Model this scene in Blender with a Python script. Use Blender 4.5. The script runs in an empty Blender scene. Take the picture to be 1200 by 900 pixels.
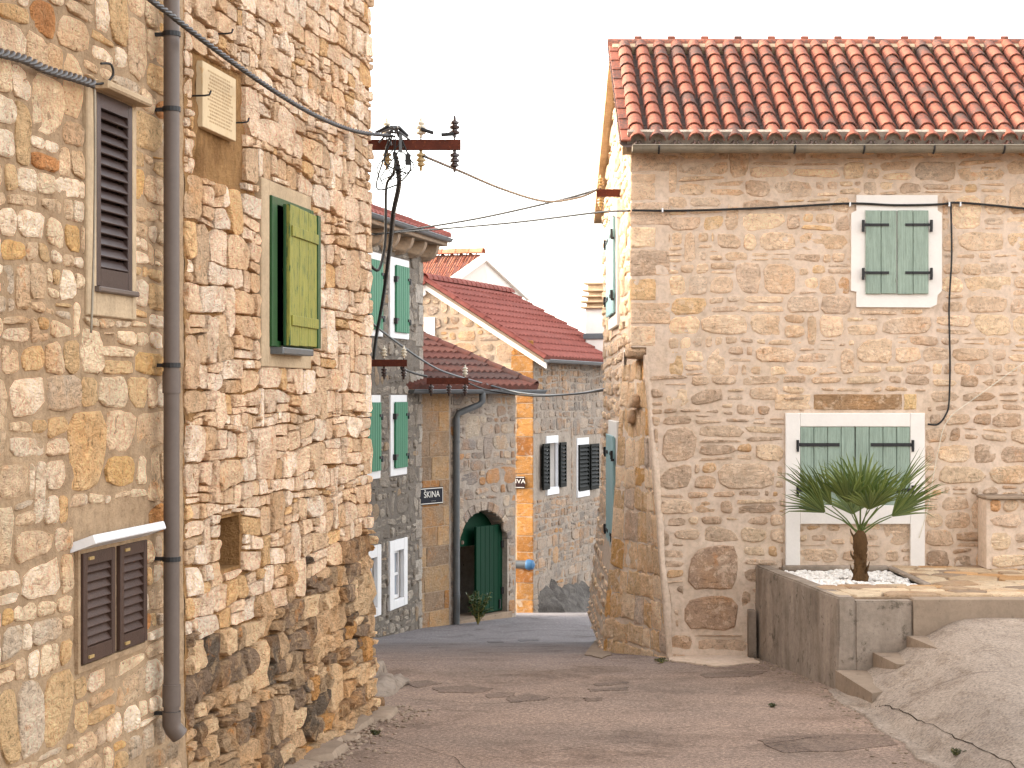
import bpy, bmesh, math, random
import numpy as np
from mathutils import Vector, Matrix, noise

# ------------------------------------------------------------------ camera, sky, sun, exposure
scene = bpy.context.scene
COL = scene.collection
F, CX, CY = 2200.0, 600.0, 462.0          # focal length and horizon of the photograph, in its pixels
cam_d = bpy.data.cameras.new('camera')
cam = bpy.data.objects.new('camera', cam_d); COL.objects.link(cam)
cam.location = (0, 0, 0); cam.rotation_euler = (math.radians(90), 0, 0)
cam_d.sensor_width = 36; cam_d.lens = 36 * F / 1200; cam_d.shift_y = (CY - 450) / 1200
cam_d.clip_start = 0.1; cam_d.clip_end = 2000
scene.camera = cam

SUN_EL, SUN_AZ = math.radians(19), math.radians(11)    # low sun on the left, a little behind the houses
world = bpy.data.worlds.new('World'); scene.world = world; world.use_nodes = True
wn = world.node_tree.nodes; wl_ = world.node_tree.links; wn.clear()
sky = wn.new('ShaderNodeTexSky'); sky.sky_type = 'NISHITA'; sky.sun_disc = False
sky.sun_elevation = SUN_EL; sky.sun_rotation = -(math.pi / 2 - SUN_AZ)
sky.air_density = 1.0; sky.dust_density = 3.0; sky.ozone_density = 1.0
hs = wn.new('ShaderNodeHueSaturation'); hs.inputs['Saturation'].default_value = 0.28
tw = wn.new('ShaderNodeMix'); tw.data_type = 'RGBA'; tw.blend_type = 'MULTIPLY'; tw.inputs[0].default_value = 1.0
tw.inputs[7].default_value = (1.0, 0.965, 0.93, 1)
bgn = wn.new('ShaderNodeBackground'); bgn.inputs['Strength'].default_value = 0.15
wo = wn.new('ShaderNodeOutputWorld')
wl_.new(sky.outputs[0], hs.inputs['Color']); wl_.new(hs.outputs[0], tw.inputs[6])
wl_.new(tw.outputs[2], bgn.inputs['Color']); wl_.new(bgn.outputs[0], wo.inputs[0])

sun_d = bpy.data.lights.new('sun', 'SUN'); sun_d.energy = 0.65; sun_d.angle = math.radians(10)
sun_d.color = (1.0, 0.76, 0.48)
sun = bpy.data.objects.new('sun', sun_d); COL.objects.link(sun)
sdir = Vector((math.cos(SUN_EL) * math.cos(SUN_AZ), -math.cos(SUN_EL) * math.sin(SUN_AZ), -math.sin(SUN_EL)))
sun.rotation_euler = sdir.to_track_quat('-Z', 'Y').to_euler(); sun.location = (-20, 20, 20)

vs = scene.view_settings
vs.view_transform = 'Standard'; vs.look = 'None'; vs.gamma = 1; vs.use_curve_mapping = False
vs.exposure = 3.0

R = random.Random(7)

# ------------------------------------------------------------------ helpers
def pt(px, py, D):
    return Vector(((px - CX) / F * D, D, (CY - py) / F * D))

K = 0.66
def lin(c):
    c = c / 255.0
    return c / 12.92 if c <= 0.04045 else ((c + 0.055) / 1.055) ** 2.4
def C(r, g, b, k=K):
    return (lin(r) * k, lin(g) * k, lin(b) * k)

WLOC = {}
def empty(name, loc, label=None, cat=None, group=None):
    o = bpy.data.objects.new(name, None); COL.objects.link(o)
    o.empty_display_size = 0.2; o.location = loc; WLOC[o] = Vector(loc)
    tag(o, label, cat, group)
    return o
def tag(o, label=None, cat=None, group=None, kind=None):
    if label: o['label'] = label
    if cat: o['category'] = cat
    if group: o['group'] = group
    if kind: o['kind'] = kind
    return o

def mesh(name, verts, faces, mat, smooth=False, tint=None, angle=42):
    me = bpy.data.meshes.new(name)
    me.from_pydata([tuple(v) for v in verts], [], faces)
    if mat: me.materials.append(mat)
    if tint is not None:
        a = me.attributes.new('tint', 'FLOAT_COLOR', 'POINT')
        arr = np.ones((len(verts), 4), dtype=np.float32)
        arr[:, :3] = np.asarray(tint, dtype=np.float32).reshape(-1, 3)
        a.data.foreach_set('color', arr.ravel())
    if smooth:
        me.polygons.foreach_set('use_smooth', [True] * len(me.polygons))
        if angle: me.set_sharp_from_angle(angle=math.radians(angle))
    me.update()
    return me

def obj(name, verts, faces, mat, parent=None, smooth=False, tint=None, kind=None, angle=42):
    n = len(verts)
    arr = np.array([tuple(v) for v in verts], dtype=np.float64)
    c = Vector(((arr[:, 0].min() + arr[:, 0].max()) / 2, (arr[:, 1].min() + arr[:, 1].max()) / 2, arr[:, 2].min()))
    arr -= np.array(c)
    o = bpy.data.objects.new(name, mesh(name, arr.tolist(), faces, mat, smooth, tint, angle))
    COL.objects.link(o); WLOC[o] = c
    if parent is not None:
        o.parent = parent; o.location = c - WLOC[parent]
    else:
        o.location = c
    if kind: o['kind'] = kind
    return o

class MB:
    def __init__(s): s.v = []; s.f = []; s.t = []
    def add(s, v, f, tint=None):
        b = len(s.v); s.v += list(v); s.f += [tuple(i + b for i in q) for q in f]
        if tint is not None: s.t += [tint] * len(v)
        return s
    def box(s, c, ax, ay, az, hx, hy, hz, ch=0.0):
        c = Vector(c); v = []
        if ch <= 0:
            for z in (-hz, hz):
                for x, y in ((-hx, -hy), (hx, -hy), (hx, hy), (-hx, hy)):
                    v.append(c + ax * x + ay * y + az * z)
            f = [(3, 2, 1, 0), (4, 5, 6, 7)] + [(i, (i + 1) % 4, 4 + (i + 1) % 4, 4 + i) for i in range(4)]
        else:
            for z, d in ((-hz, ch), (-hz + ch, 0), (hz - ch, 0), (hz, ch)):
                for x, y in ((-hx + d, -hy + d), (hx - d, -hy + d), (hx - d, hy - d), (-hx + d, hy - d)):
                    v.append(c + ax * x + ay * y + az * z)
            f = [(3, 2, 1, 0), (12, 13, 14, 15)]
            for k in range(3):
                f += [(k * 4 + i, k * 4 + (i + 1) % 4, k * 4 + 4 + (i + 1) % 4, k * 4 + 4 + i) for i in range(4)]
        return s.add(v, f)
    def wbox(s, w, u0, u1, v0, v1, n0, n1, ch=0.0):
        return s.box(w.P((u0 + u1) / 2, (v0 + v1) / 2, (n0 + n1) / 2), w.U, w.V, w.N, abs(u1 - u0) / 2, abs(v1 - v0) / 2, abs(n1 - n0) / 2, ch)
    def tube(s, pts, r, n=8, cap=True):
        pts = [Vector(p) for p in pts]; rs = r if isinstance(r, (list, tuple)) else [r] * len(pts)
        v = []; f = []; up = None
        for i, p in enumerate(pts):
            d = (pts[min(i + 1, len(pts) - 1)] - pts[max(i - 1, 0)]).normalized()
            if up is None:
                up = Vector((0, 0, 1)) if abs(d.z) < 0.9 else Vector((1, 0, 0))
            a = d.cross(up)
            if a.length < 1e-4: a = d.cross(Vector((0, 1, 0.3)))
            a.normalize(); b = a.cross(d).normalized(); up = b
            for k in range(n):
                t = 2 * math.pi * k / n
                v.append(p + (a * math.cos(t) + b * math.sin(t)) * rs[i])
        for i in range(len(pts) - 1):
            for k in range(n):
                f.append((i * n + k, i * n + (k + 1) % n, (i + 1) * n + (k + 1) % n, (i + 1) * n + k))
        if cap:
            f.append(tuple(range(n - 1, -1, -1))); f.append(tuple((len(pts) - 1) * n + k for k in range(n)))
        return s.add(v, f)
    def lathe(s, c, prof, n=14, axis=Vector((0, 0, 1))):
        # prof: (radius, height along axis)
        axis = axis.normalized(); t = Vector((1, 0, 0)) if abs(axis.x) < 0.9 else Vector((0, 1, 0))
        a = axis.cross(t).normalized(); b = axis.cross(a); v = []; f = []
        for r, h in prof:
            for k in range(n):
                th = 2 * math.pi * k / n
                v.append(Vector(c) + axis * h + (a * math.cos(th) + b * math.sin(th)) * r)
        for i in range(len(prof) - 1):
            for k in range(n):
                f.append((i * n + k, i * n + (k + 1) % n, (i + 1) * n + (k + 1) % n, (i + 1) * n + k))
        f.append(tuple(range(n - 1, -1, -1))); f.append(tuple((len(prof) - 1) * n + k for k in range(n)))
        return s.add(v, f)
    def prism(s, w, poly, n0, n1):
        m = len(poly); v = [w.P(a, b, n0) for a, b in poly] + [w.P(a, b, n1) for a, b in poly]
        f = [tuple(range(m - 1, -1, -1)), tuple(range(m, 2 * m))] + [(i, (i + 1) % m, m + (i + 1) % m, m + i) for i in range(m)]
        return s.add(v, f)
    def build(s, name, mat, parent=None, smooth=False, kind=None, angle=42):
        return obj(name, s.v, s.f, mat, parent, smooth, s.t if len(s.t) == len(s.v) and s.t else None, kind, angle)

class Wall:
    V = Vector((0, 0, 1))
    def __init__(s, x, y, z, U, N):
        s.O = Vector((x, y, z)); s.U = Vector((U[0], U[1], 0)).normalized(); s.N = Vector((N[0], N[1], 0)).normalized()
    def P(s, u, v, n=0.0):
        return s.O + s.U * u + s.V * v + s.N * n
    def pix(s, px, py):
        d = Vector(((px - CX) / F, 1, (CY - py) / F)); t = s.O.dot(s.N) / d.dot(s.N); p = d * t
        return ((p - s.O).dot(s.U), p.z - s.O.z)
    def rect(s, x0, y0, x1, y1):
        xm = (x0 + x1) / 2
        a, b = sorted((s.pix(x0, 450)[0], s.pix(x1, 450)[0]))
        return (a, b, s.pix(xm, y1)[1], s.pix(xm, y0)[1])

# ------------------------------------------------------------------ materials
def new_mat(name):
    m = bpy.data.materials.new(name); m.use_nodes = True
    nt = m.node_tree; b = nt.nodes['Principled BSDF']
    return m, nt, b
def setv(node, **kw):
    for k, v in kw.items():
        node.inputs[k.replace('_', ' ')].default_value = v
def NZ(nt, vec, scale, detail=6, rough=0.6, dist=0.0):
    n = nt.nodes.new('ShaderNodeTexNoise'); n.inputs['Scale'].default_value = scale
    n.inputs['Detail'].default_value = detail; n.inputs['Roughness'].default_value = rough
    n.inputs['Distortion'].default_value = dist
    if vec is not None: nt.links.new(vec, n.inputs['Vector'])
    return n.outputs['Fac']
def RAMP(nt, fac, stops):
    r = nt.nodes.new('ShaderNodeValToRGB'); nt.links.new(fac, r.inputs[0])
    e = r.color_ramp.elements
    while len(e) < len(stops): e.new(0.5)
    for i, (p, c) in enumerate(stops):
        e[i].position = p; e[i].color = (c[0], c[1], c[2], 1) if isinstance(c, (tuple, list)) else (c, c, c, 1)
    return r.outputs[0]
def MIX(nt, mode, fac, a, b):
    m = nt.nodes.new('ShaderNodeMix'); m.data_type = 'RGBA'; m.blend_type = mode
    for i, x in ((0, fac), (6, a), (7, b)):
        if isinstance(x, (int, float)): m.inputs[i].default_value = x if i == 0 else (x, x, x, 1)
        elif isinstance(x, (tuple, list)): m.inputs[i].default_value = (x[0], x[1], x[2], 1)
        else: nt.links.new(x, m.inputs[i])
    return m.outputs[2]
def MATH(nt, op, a, b=None, clamp=False):
    m = nt.nodes.new('ShaderNodeMath'); m.operation = op; m.use_clamp = clamp
    for i, x in enumerate((a, b)):
        if x is None: continue
        if isinstance(x, (int, float)): m.inputs[i].default_value = x
        else: nt.links.new(x, m.inputs[i])
    return m.outputs[0]
def POS(nt, sc=(1, 1, 1)):
    g = nt.nodes.new('ShaderNodeNewGeometry')
    if sc == (1, 1, 1): return g.outputs['Position']
    mp = nt.nodes.new('ShaderNodeMapping'); mp.inputs['Scale'].default_value = sc
    nt.links.new(g.outputs['Position'], mp.inputs['Vector']); return mp.outputs[0]
def BUMP(nt, b, h, strength, dist, prev=None):
    n = nt.nodes.new('ShaderNodeBump'); n.inputs['Strength'].default_value = strength; n.inputs['Distance'].default_value = dist
    nt.links.new(h, n.inputs['Height'])
    if prev is not None: nt.links.new(prev, n.inputs['Normal'])
    nt.links.new(n.outputs[0], b.inputs['Normal']); return n.outputs[0]

def stone_mat(name, ochre=C(214, 150, 80), och=0.35, dark=(0.35, 0.30, 0.25), pits=0.6, bump=0.05, smear=None, sm=0.5, fine=26, crack=0.6, gain=1.3):
    m, nt, b = new_mat(name); p = POS(nt)
    at = nt.nodes.new('ShaderNodeAttribute'); at.attribute_name = 'tint'; col = at.outputs['Color']
    n1 = NZ(nt, p, 5.0, 5, 0.62); n2 = NZ(nt, p, fine, 7, 0.72, 0.4); n3 = NZ(nt, p, 1.5, 4, 0.6); n4 = NZ(nt, p, fine * 2.6, 4, 0.7)
    n5 = NZ(nt, POS(nt, (1, 1, 2.2)), 9, 7, 0.72, 0.9); n6 = NZ(nt, p, 6.5, 6, 0.62, 1.2); n7 = NZ(nt, p, 11, 6, 0.7, 0.6); n8 = NZ(nt, p, 7.5, 5, 0.65, 0.5)
    # iron-stained blotches, broad and small
    col = MIX(nt, 'MIX', MATH(nt, 'MULTIPLY', RAMP(nt, n3, [(0.48, 0.0), (0.68, 1.0)]), och), col, ochre)
    col = MIX(nt, 'MIX', MATH(nt, 'MULTIPLY', RAMP(nt, n8, [(0.60, 0.0), (0.70, 1.0)]), och * 1.3, True), col, (ochre[0] * 0.9, ochre[1] * 0.78, ochre[2] * 0.66))
    col = MIX(nt, 'MULTIPLY', 1.0, col, RAMP(nt, n1, [(0.28, 0.80), (0.52, 1.04), (0.8, 1.16)]))
    if smear is not None:
        col = MIX(nt, 'MIX', MATH(nt, 'MULTIPLY', RAMP(nt, n7, [(0.52, 0.0), (0.60, 1.0)]), sm), col, smear)
    col = MIX(nt, 'MULTIPLY', pits, col, RAMP(nt, n2, [(0.30, dark), (0.42, (0.93, 0.91, 0.89)), (0.7, 1.12)]))
    col = MIX(nt, 'MULTIPLY', pits * 0.9, col, RAMP(nt, n4, [(0.30, dark), (0.42, 1.0), (0.7, 1.1)]))
    col = MIX(nt, 'MULTIPLY', pits * 0.8, col, RAMP(nt, n5, [(0.31, dark), (0.39, 1.0)]))
    ck = MATH(nt, 'ABSOLUTE', MATH(nt, 'SUBTRACT', n6, 0.5))
    ckr = RAMP(nt, ck, [(0.0, 0.0), (0.016, 1.0)])
    col = MIX(nt, 'MULTIPLY', MATH(nt, 'MULTIPLY', RAMP(nt, n1, [(0.42, 0.0), (0.55, 1.0)]), crack), col, RAMP(nt, ck, [(0.0, dark), (0.012, 1.0)]))
    col = MIX(nt, 'MULTIPLY', 1.0, col, gain)
    nt.links.new(col, b.inputs['Base Color']); setv(b, Roughness=0.92); b.inputs['Specular IOR Level'].default_value = 0.15
    h = MATH(nt, 'ADD', MATH(nt, 'MULTIPLY', n2, 0.55), MATH(nt, 'ADD', MATH(nt, 'MULTIPLY', n5, 0.9), MATH(nt, 'MULTIPLY', n4, 0.25)))
    h = MATH(nt, 'ADD', h, MATH(nt, 'MULTIPLY', ckr, 0.12 * crack))
    BUMP(nt, b, h, 1.0, bump)
    return m

def mortar_mat(name, base, second, bump=0.012, stain=0.5, stainc=(0.45, 0.38, 0.30)):
    m, nt, b = new_mat(name); p = POS(nt)
    n1 = NZ(nt, p, 2.3, 5, 0.65); n2 = NZ(nt, p, 18, 7, 0.7); n3 = NZ(nt, p, 70, 4, 0.7); n4 = NZ(nt, POS(nt, (1.3, 1.3, 0.5)), 3.1, 6, 0.7, 0.5)
    col = MIX(nt, 'MIX', RAMP(nt, n1, [(0.35, 0.0), (0.65, 1.0)]), base, second)
    col = MIX(nt, 'MULTIPLY', stain, col, RAMP(nt, n4, [(0.30, stainc), (0.5, 1.0)]))
    col = MIX(nt, 'MULTIPLY', 0.8, col, RAMP(nt, n2, [(0.3, 0.66), (0.55, 1.0), (0.75, 1.1)]))
    nt.links.new(col, b.inputs['Base Color']); setv(b, Roughness=0.95); b.inputs['Specular IOR Level'].default_value = 0.1
    BUMP(nt, b, MATH(nt, 'ADD', n2, MATH(nt, 'MULTIPLY', n3, 0.5)), 0.9, bump)
    return m

def plain_mat(name, col, rough=0.6, var=0.25, scale=6, bump=0.0, metal=0.0, wear=None, wear_at=0.6, stretch=(1, 1, 1), spec=0.3, streak=0.0):
    m, nt, b = new_mat(name); p = POS(nt, stretch)
    n1 = NZ(nt, p, scale, 6, 0.65); n2 = NZ(nt, p, scale * 7, 6, 0.7)
    c = MIX(nt, 'MULTIPLY', 1.0, col, RAMP(nt, n1, [(0.25, 1 - var), (0.75, 1 + var * 0.5)]))
    c = MIX(nt, 'MULTIPLY', 1.0, c, RAMP(nt, n2, [(0.3, 1 - var * 0.7), (0.6, 1.0)]))
    if streak:
        n5 = NZ(nt, POS(nt, (2.2, 2.2, 0.5)), 1.6, 5, 0.55)
        c = MIX(nt, 'MULTIPLY', streak, c, RAMP(nt, n5, [(0.32, (0.45, 0.41, 0.37)), (0.58, 1.0)]))
    if wear is not None:
        n3 = NZ(nt, p, scale * 2.2, 8, 0.72, 0.3)
        c = MIX(nt, 'MIX', RAMP(nt, n3, [(wear_at, 0.0), (wear_at + 0.07, 1.0)]), c, wear)
    nt.links.new(c, b.inputs['Base Color']); setv(b, Roughness=rough, Metallic=metal); b.inputs['Specular IOR Level'].default_value = spec
    if bump: BUMP(nt, b, MATH(nt, 'ADD', n1, n2), 0.8, bump)
    return m

def tile_mat(name, stops, lichen=0.5, lich_at=0.56, lichc=(0.06, 0.052, 0.045)):
    m, nt, b = new_mat(name); p = POS(nt)
    g = nt.nodes.new('ShaderNodeNewGeometry'); oi = nt.nodes.new('ShaderNodeObjectInfo')
    rnd = MATH(nt, 'FRACT', MATH(nt, 'ADD', MATH(nt, 'MULTIPLY', g.outputs['Random Per Island'], 3.7), MATH(nt, 'MULTIPLY', oi.outputs['Random'], 5.3)))
    col = RAMP(nt, rnd, stops)
    n1 = NZ(nt, p, 9, 6, 0.65); n2 = NZ(nt, p, 34, 7, 0.75, 0.5); n3 = NZ(nt, p, 1.8, 4, 0.6)
    col = MIX(nt, 'MULTIPLY', 1.0, col, RAMP(nt, n1, [(0.3, 0.74), (0.65, 1.08)]))
    k = MATH(nt, 'ADD', MATH(nt, 'MULTIPLY', n2, 0.6), MATH(nt, 'MULTIPLY', n3, 0.3))
    k = MATH(nt, 'ADD', k, MATH(nt, 'MULTIPLY', rnd, 0.1))
    col = MIX(nt, 'MIX', MATH(nt, 'MULTIPLY', RAMP(nt, k, [(lich_at - 0.02, 0.0), (lich_at + 0.05, 1.0)]), lichen), col, lichc)
    nt.links.new(col, b.inputs['Base Color']); setv(b, Roughness=0.85); b.inputs['Specular IOR Level'].default_value = 0.2
    BUMP(nt, b, MATH(nt, 'ADD', n1, n2), 0.7, 0.006)
    return m

M = {}
M['st_left'] = stone_mat('left_limestone', och=0.42, pits=1.0, bump=0.13, fine=22, smear=C(200, 166, 126), sm=0.40, gain=2.25)
M['st_right'] = stone_mat('beige_limestone', och=0.28, pits=0.8, bump=0.075, fine=26, smear=C(240, 214, 186), sm=0.45, gain=1.86)
M['st_grey'] = stone_mat('grey_limestone', ochre=C(150, 130, 105), och=0.2, pits=0.6, bump=0.05, smear=C(140, 131, 121), sm=0.6, gain=1.25)
M['st_far'] = stone_mat('far_limestone', och=0.45, pits=0.5, bump=0.04, smear=C(196, 178, 158), sm=0.4, gain=1.12)
M['mo_leftA'] = mortar_mat('tan_mortar', C(210, 178, 142), C(190, 158, 124), bump=0.025)
M['mo_leftB'] = mortar_mat('ochre_mortar', C(208, 160, 106), C(176, 132, 86), bump=0.05, stain=1.0)
M['mo_right'] = mortar_mat('cream_mortar', C(248, 222, 198), C(240, 212, 184), bump=0.012, stain=0.25, stainc=(0.75, 0.68, 0.6))
M['mo_grey'] = mortar_mat('grey_mortar', C(146, 137, 126), C(128, 120, 111), bump=0.015, stain=0.4, stainc=(0.6, 0.58, 0.55))
M['mo_shed'] = mortar_mat('pale_grey_mortar', C(196, 184, 170), C(180, 164, 148), bump=0.012, stain=0.4)
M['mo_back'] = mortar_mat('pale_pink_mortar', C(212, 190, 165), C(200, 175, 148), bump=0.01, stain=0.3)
M['mo_backs'] = mortar_mat('shaded_grey_mortar', C(190, 176, 160), C(172, 158, 144), bump=0.012, stain=0.5)  # greyer copy of the back house mortar, shade put into the colour
M['plaster_cream'] = plain_mat('cream_plaster', C(226, 198, 162), 0.9, 0.25, 5, 0.01, spec=0.1, streak=0.3)
M['plaster_white'] = plain_mat('white_plaster', C(250, 242, 232, 0.74), 0.9, 0.06, 5, 0.003, spec=0.1)
M['white_paint'] = plain_mat('white_paint', C(240, 240, 240, 0.8), 0.5, 0.08, 8)
M['brown_wood'] = plain_mat('brown_painted_wood', C(82, 58, 46), 0.5, 0.25, 10, 0.002, wear=C(176, 140, 100), wear_at=0.70, stretch=(1, 1, 1))
M['brown_alu'] = plain_mat('brown_shutter_paint', C(78, 60, 54), 0.38, 0.2, 9, 0.001)
M['green_yellow'] = plain_mat('yellow_green_paint', C(168, 164, 74), 0.65, 0.3, 7, 0.003, wear=C(48, 88, 42), wear_at=0.54, stretch=(3, 3, 0.5))  # yellow-green base broken by dark green noise patches
M['green_dark'] = plain_mat('dark_green_paint', C(40, 88, 40), 0.5, 0.3, 10, 0.001)
M['green_shut'] = plain_mat('emerald_shutter_paint', C(64, 140, 104), 0.55, 0.18, 8, 0.001, stretch=(3, 3, 0.4))
M['green_door'] = plain_mat('bottle_green_paint', C(2, 60, 38), 0.6, 0.2, 5, 0.001, stretch=(3, 3, 0.4), spec=0.12)
M['sage'] = plain_mat('sage_shutter_paint', C(176, 194, 176), 0.65, 0.34, 9, 0.004, stretch=(6, 6, 0.3), wear=C(128, 138, 120), wear_at=0.58, spec=0.15)
M['pale_blue'] = plain_mat('pale_blue_paint', C(168, 205, 206), 0.6, 0.12, 5)
M['dark_shut'] = plain_mat('black_green_paint', C(20, 23, 20), 0.6, 0.2, 8, spec=0.1)
M['iron'] = plain_mat('black_iron', (0.012, 0.011, 0.011), 0.55, 0.3, 20, spec=0.4)
M['rust'] = plain_mat('rusty_iron', C(110, 52, 34), 0.85, 0.4, 14, 0.003, wear=C(170, 96, 52), wear_at=0.6)
M['zinc'] = plain_mat('weathered_zinc', C(168, 156, 136), 0.5, 0.25, 6, metal=0.15, streak=0.3)
M['zinc_grey'] = plain_mat('grey_zinc', C(120, 124, 126), 0.45, 0.2, 6, metal=0.4)
M['pipe'] = plain_mat('grey_plastic_pipe', C(118, 103, 93), 0.42, 0.15, 4, streak=0.12)
M['rubber'] = plain_mat('black_cable_sheath', (0.018, 0.017, 0.016), 0.6, 0.3, 20)
M['cable_grey'] = plain_mat('grey_cable_sheath', C(84, 78, 74), 0.35, 0.3, 20, spec=0.6)
M['cable_dark'] = plain_mat('glossy_black_sheath', C(30, 27, 26), 0.4, 0.3, 20, spec=0.3)
M['porcelain'] = plain_mat('white_porcelain', C(232, 222, 200, 0.8), 0.25, 0.1, 10, spec=0.5)
M['porc_tan'] = plain_mat('tan_porcelain', C(204, 170, 110), 0.3, 0.2, 10, spec=0.5)
M['porc_brown'] = plain_mat('brown_porcelain', C(72, 52, 48), 0.3, 0.2, 10, spec=0.5)
M['glass'] = plain_mat('pale_blue_grey_glass', C(176, 186, 200, 0.7), 0.15, 0.12, 3, spec=0.6)  # opaque pale blue-grey panes
M['dark_in'] = plain_mat('dark_interior', (0.004, 0.0037, 0.0034), 0.95, 0.2, 3, spec=0.0)  # near-black colour stands in for the darkness of unlit rooms
M['navy'] = plain_mat('navy_enamel', C(18, 18, 34), 0.5, 0.1, 5, spec=0.12)
M['brown_enamel'] = plain_mat('brown_enamel', C(64, 44, 42), 0.5, 0.1, 5, spec=0.12)
M['tile'] = tile_mat('terracotta_tile', [(0.0, C(164, 98, 77)), (0.4, C(180, 113, 91)), (0.75, C(172, 101, 78)), (1.0, C(154, 89, 70))], 0.8, 0.515)
M['pan'] = tile_mat('lichen_dark_pan_tile', [(0.0, C(176, 124, 106)), (0.5, C(160, 120, 104)), (1.0, C(186, 118, 98))], 0.75, 0.43, (0.125, 0.112, 0.10))
M['tile_red'] = tile_mat('red_flat_tile', [(0.0, C(156, 88, 77)), (0.5, C(164, 95, 83)), (1.0, C(146, 80, 70))], 0.25, 0.56)
M['tile_brown'] = tile_mat('old_brown_tile', [(0.0, C(118, 72, 62)), (0.5, C(134, 84, 70)), (1.0, C(104, 66, 60))], 0.5, 0.5)
M['tile_orange'] = tile_mat('orange_tile', [(0.0, C(214, 128, 92)), (0.5, C(228, 160, 124)), (1.0, C(198, 108, 82))], 0.25, 0.56)
M['concrete'] = plain_mat('weathered_concrete', C(176, 154, 132), 0.95, 0.22, 3, 0.006, spec=0.1, wear=C(128, 112, 96), wear_at=0.60)
M['concrete_old'] = plain_mat('stained_concrete', C(186, 168, 150), 0.95, 0.3, 3, 0.006, spec=0.1, streak=0.6, wear=C(120, 108, 94), wear_at=0.57)
M['bark'] = plain_mat('palm_fibre', C(118, 88, 58), 0.95, 0.45, 14, 0.02, spec=0.1, stretch=(1, 1, 0.5))
M['rock'] = plain_mat('dark_bedrock', C(136, 129, 122), 0.95, 0.6, 5, 0.05, spec=0.1, stretch=(1, 1, 0.6))
M['pebble'] = plain_mat('white_pebble', C(244, 236, 226, 0.78), 0.8, 0.12, 30, spec=0.2)
M['letter'] = plain_mat('white_enamel_letter', C(236, 232, 222, 0.8), 0.4, 0.05, 5)
M['engrave'] = plain_mat('engraved_mark', C(206, 172, 126), 0.9, 0.3, 20)
M['plaque'] = plain_mat('cream_limestone_slab', C(240, 212, 170), 0.8, 0.12, 6, 0.002, wear=C(224, 180, 124), wear_at=0.60, stretch=(1, 1, 0.6), spec=0.15)
M['petiole'] = plain_mat('palm_petiole', C(150, 140, 76), 0.6, 0.2, 10)
def leaf_mat(name, c1, c2):
    m, nt, b = new_mat(name)
    g = nt.nodes.new('ShaderNodeNewGeometry')
    col = RAMP(nt, g.outputs['Random Per Island'], [(0.0, c1), (1.0, c2)])
    nt.links.new(col, b.inputs['Base Color']); setv(b, Roughness=0.45); b.inputs['Specular IOR Level'].default_value = 0.4
    t = nt.nodes.new('ShaderNodeBsdfTranslucent'); nt.links.new(col, t.inputs['Color'])
    mx = nt.nodes.new('ShaderNodeMixShader'); mx.inputs[0].default_value = 0.25
    nt.links.new(b.outputs[0], mx.inputs[1]); nt.links.new(t.outputs[0], mx.inputs[2])
    nt.links.new(mx.outputs[0], nt.nodes['Material Output'].inputs[0])
    return m
M['crack'] = plain_mat('dirt_filled_crack', C(84, 72, 62), .95, .3, 20, spec=.0)
M['leaf'] = leaf_mat('palm_leaf', (0.055, 0.090, 0.018), (0.150, 0.185, 0.045))
M['bush'] = leaf_mat('bush_leaf', (0.02, 0.05, 0.015), (0.06, 0.10, 0.03))
M['weed'] = leaf_mat('weed_leaf', (0.04, 0.05, 0.018), (0.10, 0.09, 0.04))

def asphalt_mat(name='worn_asphalt', k=1.0):
    m, nt, b = new_mat(name); p = POS(nt)
    n1 = NZ(nt, p, 0.55, 5, 0.6); n2 = NZ(nt, p, 1.3, 8, 0.72, 0.6); n3 = NZ(nt, p, 36, 6, 0.85); n4 = NZ(nt, p, 110, 3, 0.7)
    col = MIX(nt, 'MIX', RAMP(nt, n1, [(0.35, 0.0), (0.65, 1.0)]), C(164, 140, 122, 0.63), C(188, 158, 136, 0.63))
    # the far stretch turns greyer
    sp = nt.nodes.new('ShaderNodeSeparateXYZ'); nt.links.new(p, sp.inputs[0])
    yy = MATH(nt, 'ADD', sp.outputs[1], MATH(nt, 'MULTIPLY', n2, 3.0))
    mr = nt.nodes.new('ShaderNodeMapRange'); nt.links.new(yy, mr.inputs[0]); mr.inputs[1].default_value = 19.5; mr.inputs[2].default_value = 26
    col = MIX(nt, 'MIX', mr.outputs[0], col, C(156, 150, 150, 0.6))
    col = MIX(nt, 'MULTIPLY', 0.9, col, RAMP(nt, n2, [(0.30, (0.50, 0.47, 0.44)), (0.48, 0.96), (0.70, 1.18)]))
    col = MIX(nt, 'MULTIPLY', 1.0, col, RAMP(nt, n3, [(0.30, 0.30), (0.48, 0.92), (0.66, 1.9)]))
    col = MIX(nt, 'MULTIPLY', 0.6, col, RAMP(nt, n4, [(0.35, 0.5), (0.6, 1.15)]))
    col = MIX(nt, 'MULTIPLY', 1.0, col, k)
    nt.links.new(col, b.inputs['Base Color']); setv(b, Roughness=0.9); b.inputs['Specular IOR Level'].default_value = 0.2
    BUMP(nt, b, MATH(nt, 'ADD', n3, MATH(nt, 'ADD', MATH(nt, 'MULTIPLY', n4, 0.6), MATH(nt, 'MULTIPLY', n2, 0.8))), 0.9, 0.012)
    return m
M['asphalt'] = asphalt_mat()
M['patch'] = asphalt_mat('dark_asphalt_patch', 0.70)
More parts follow.
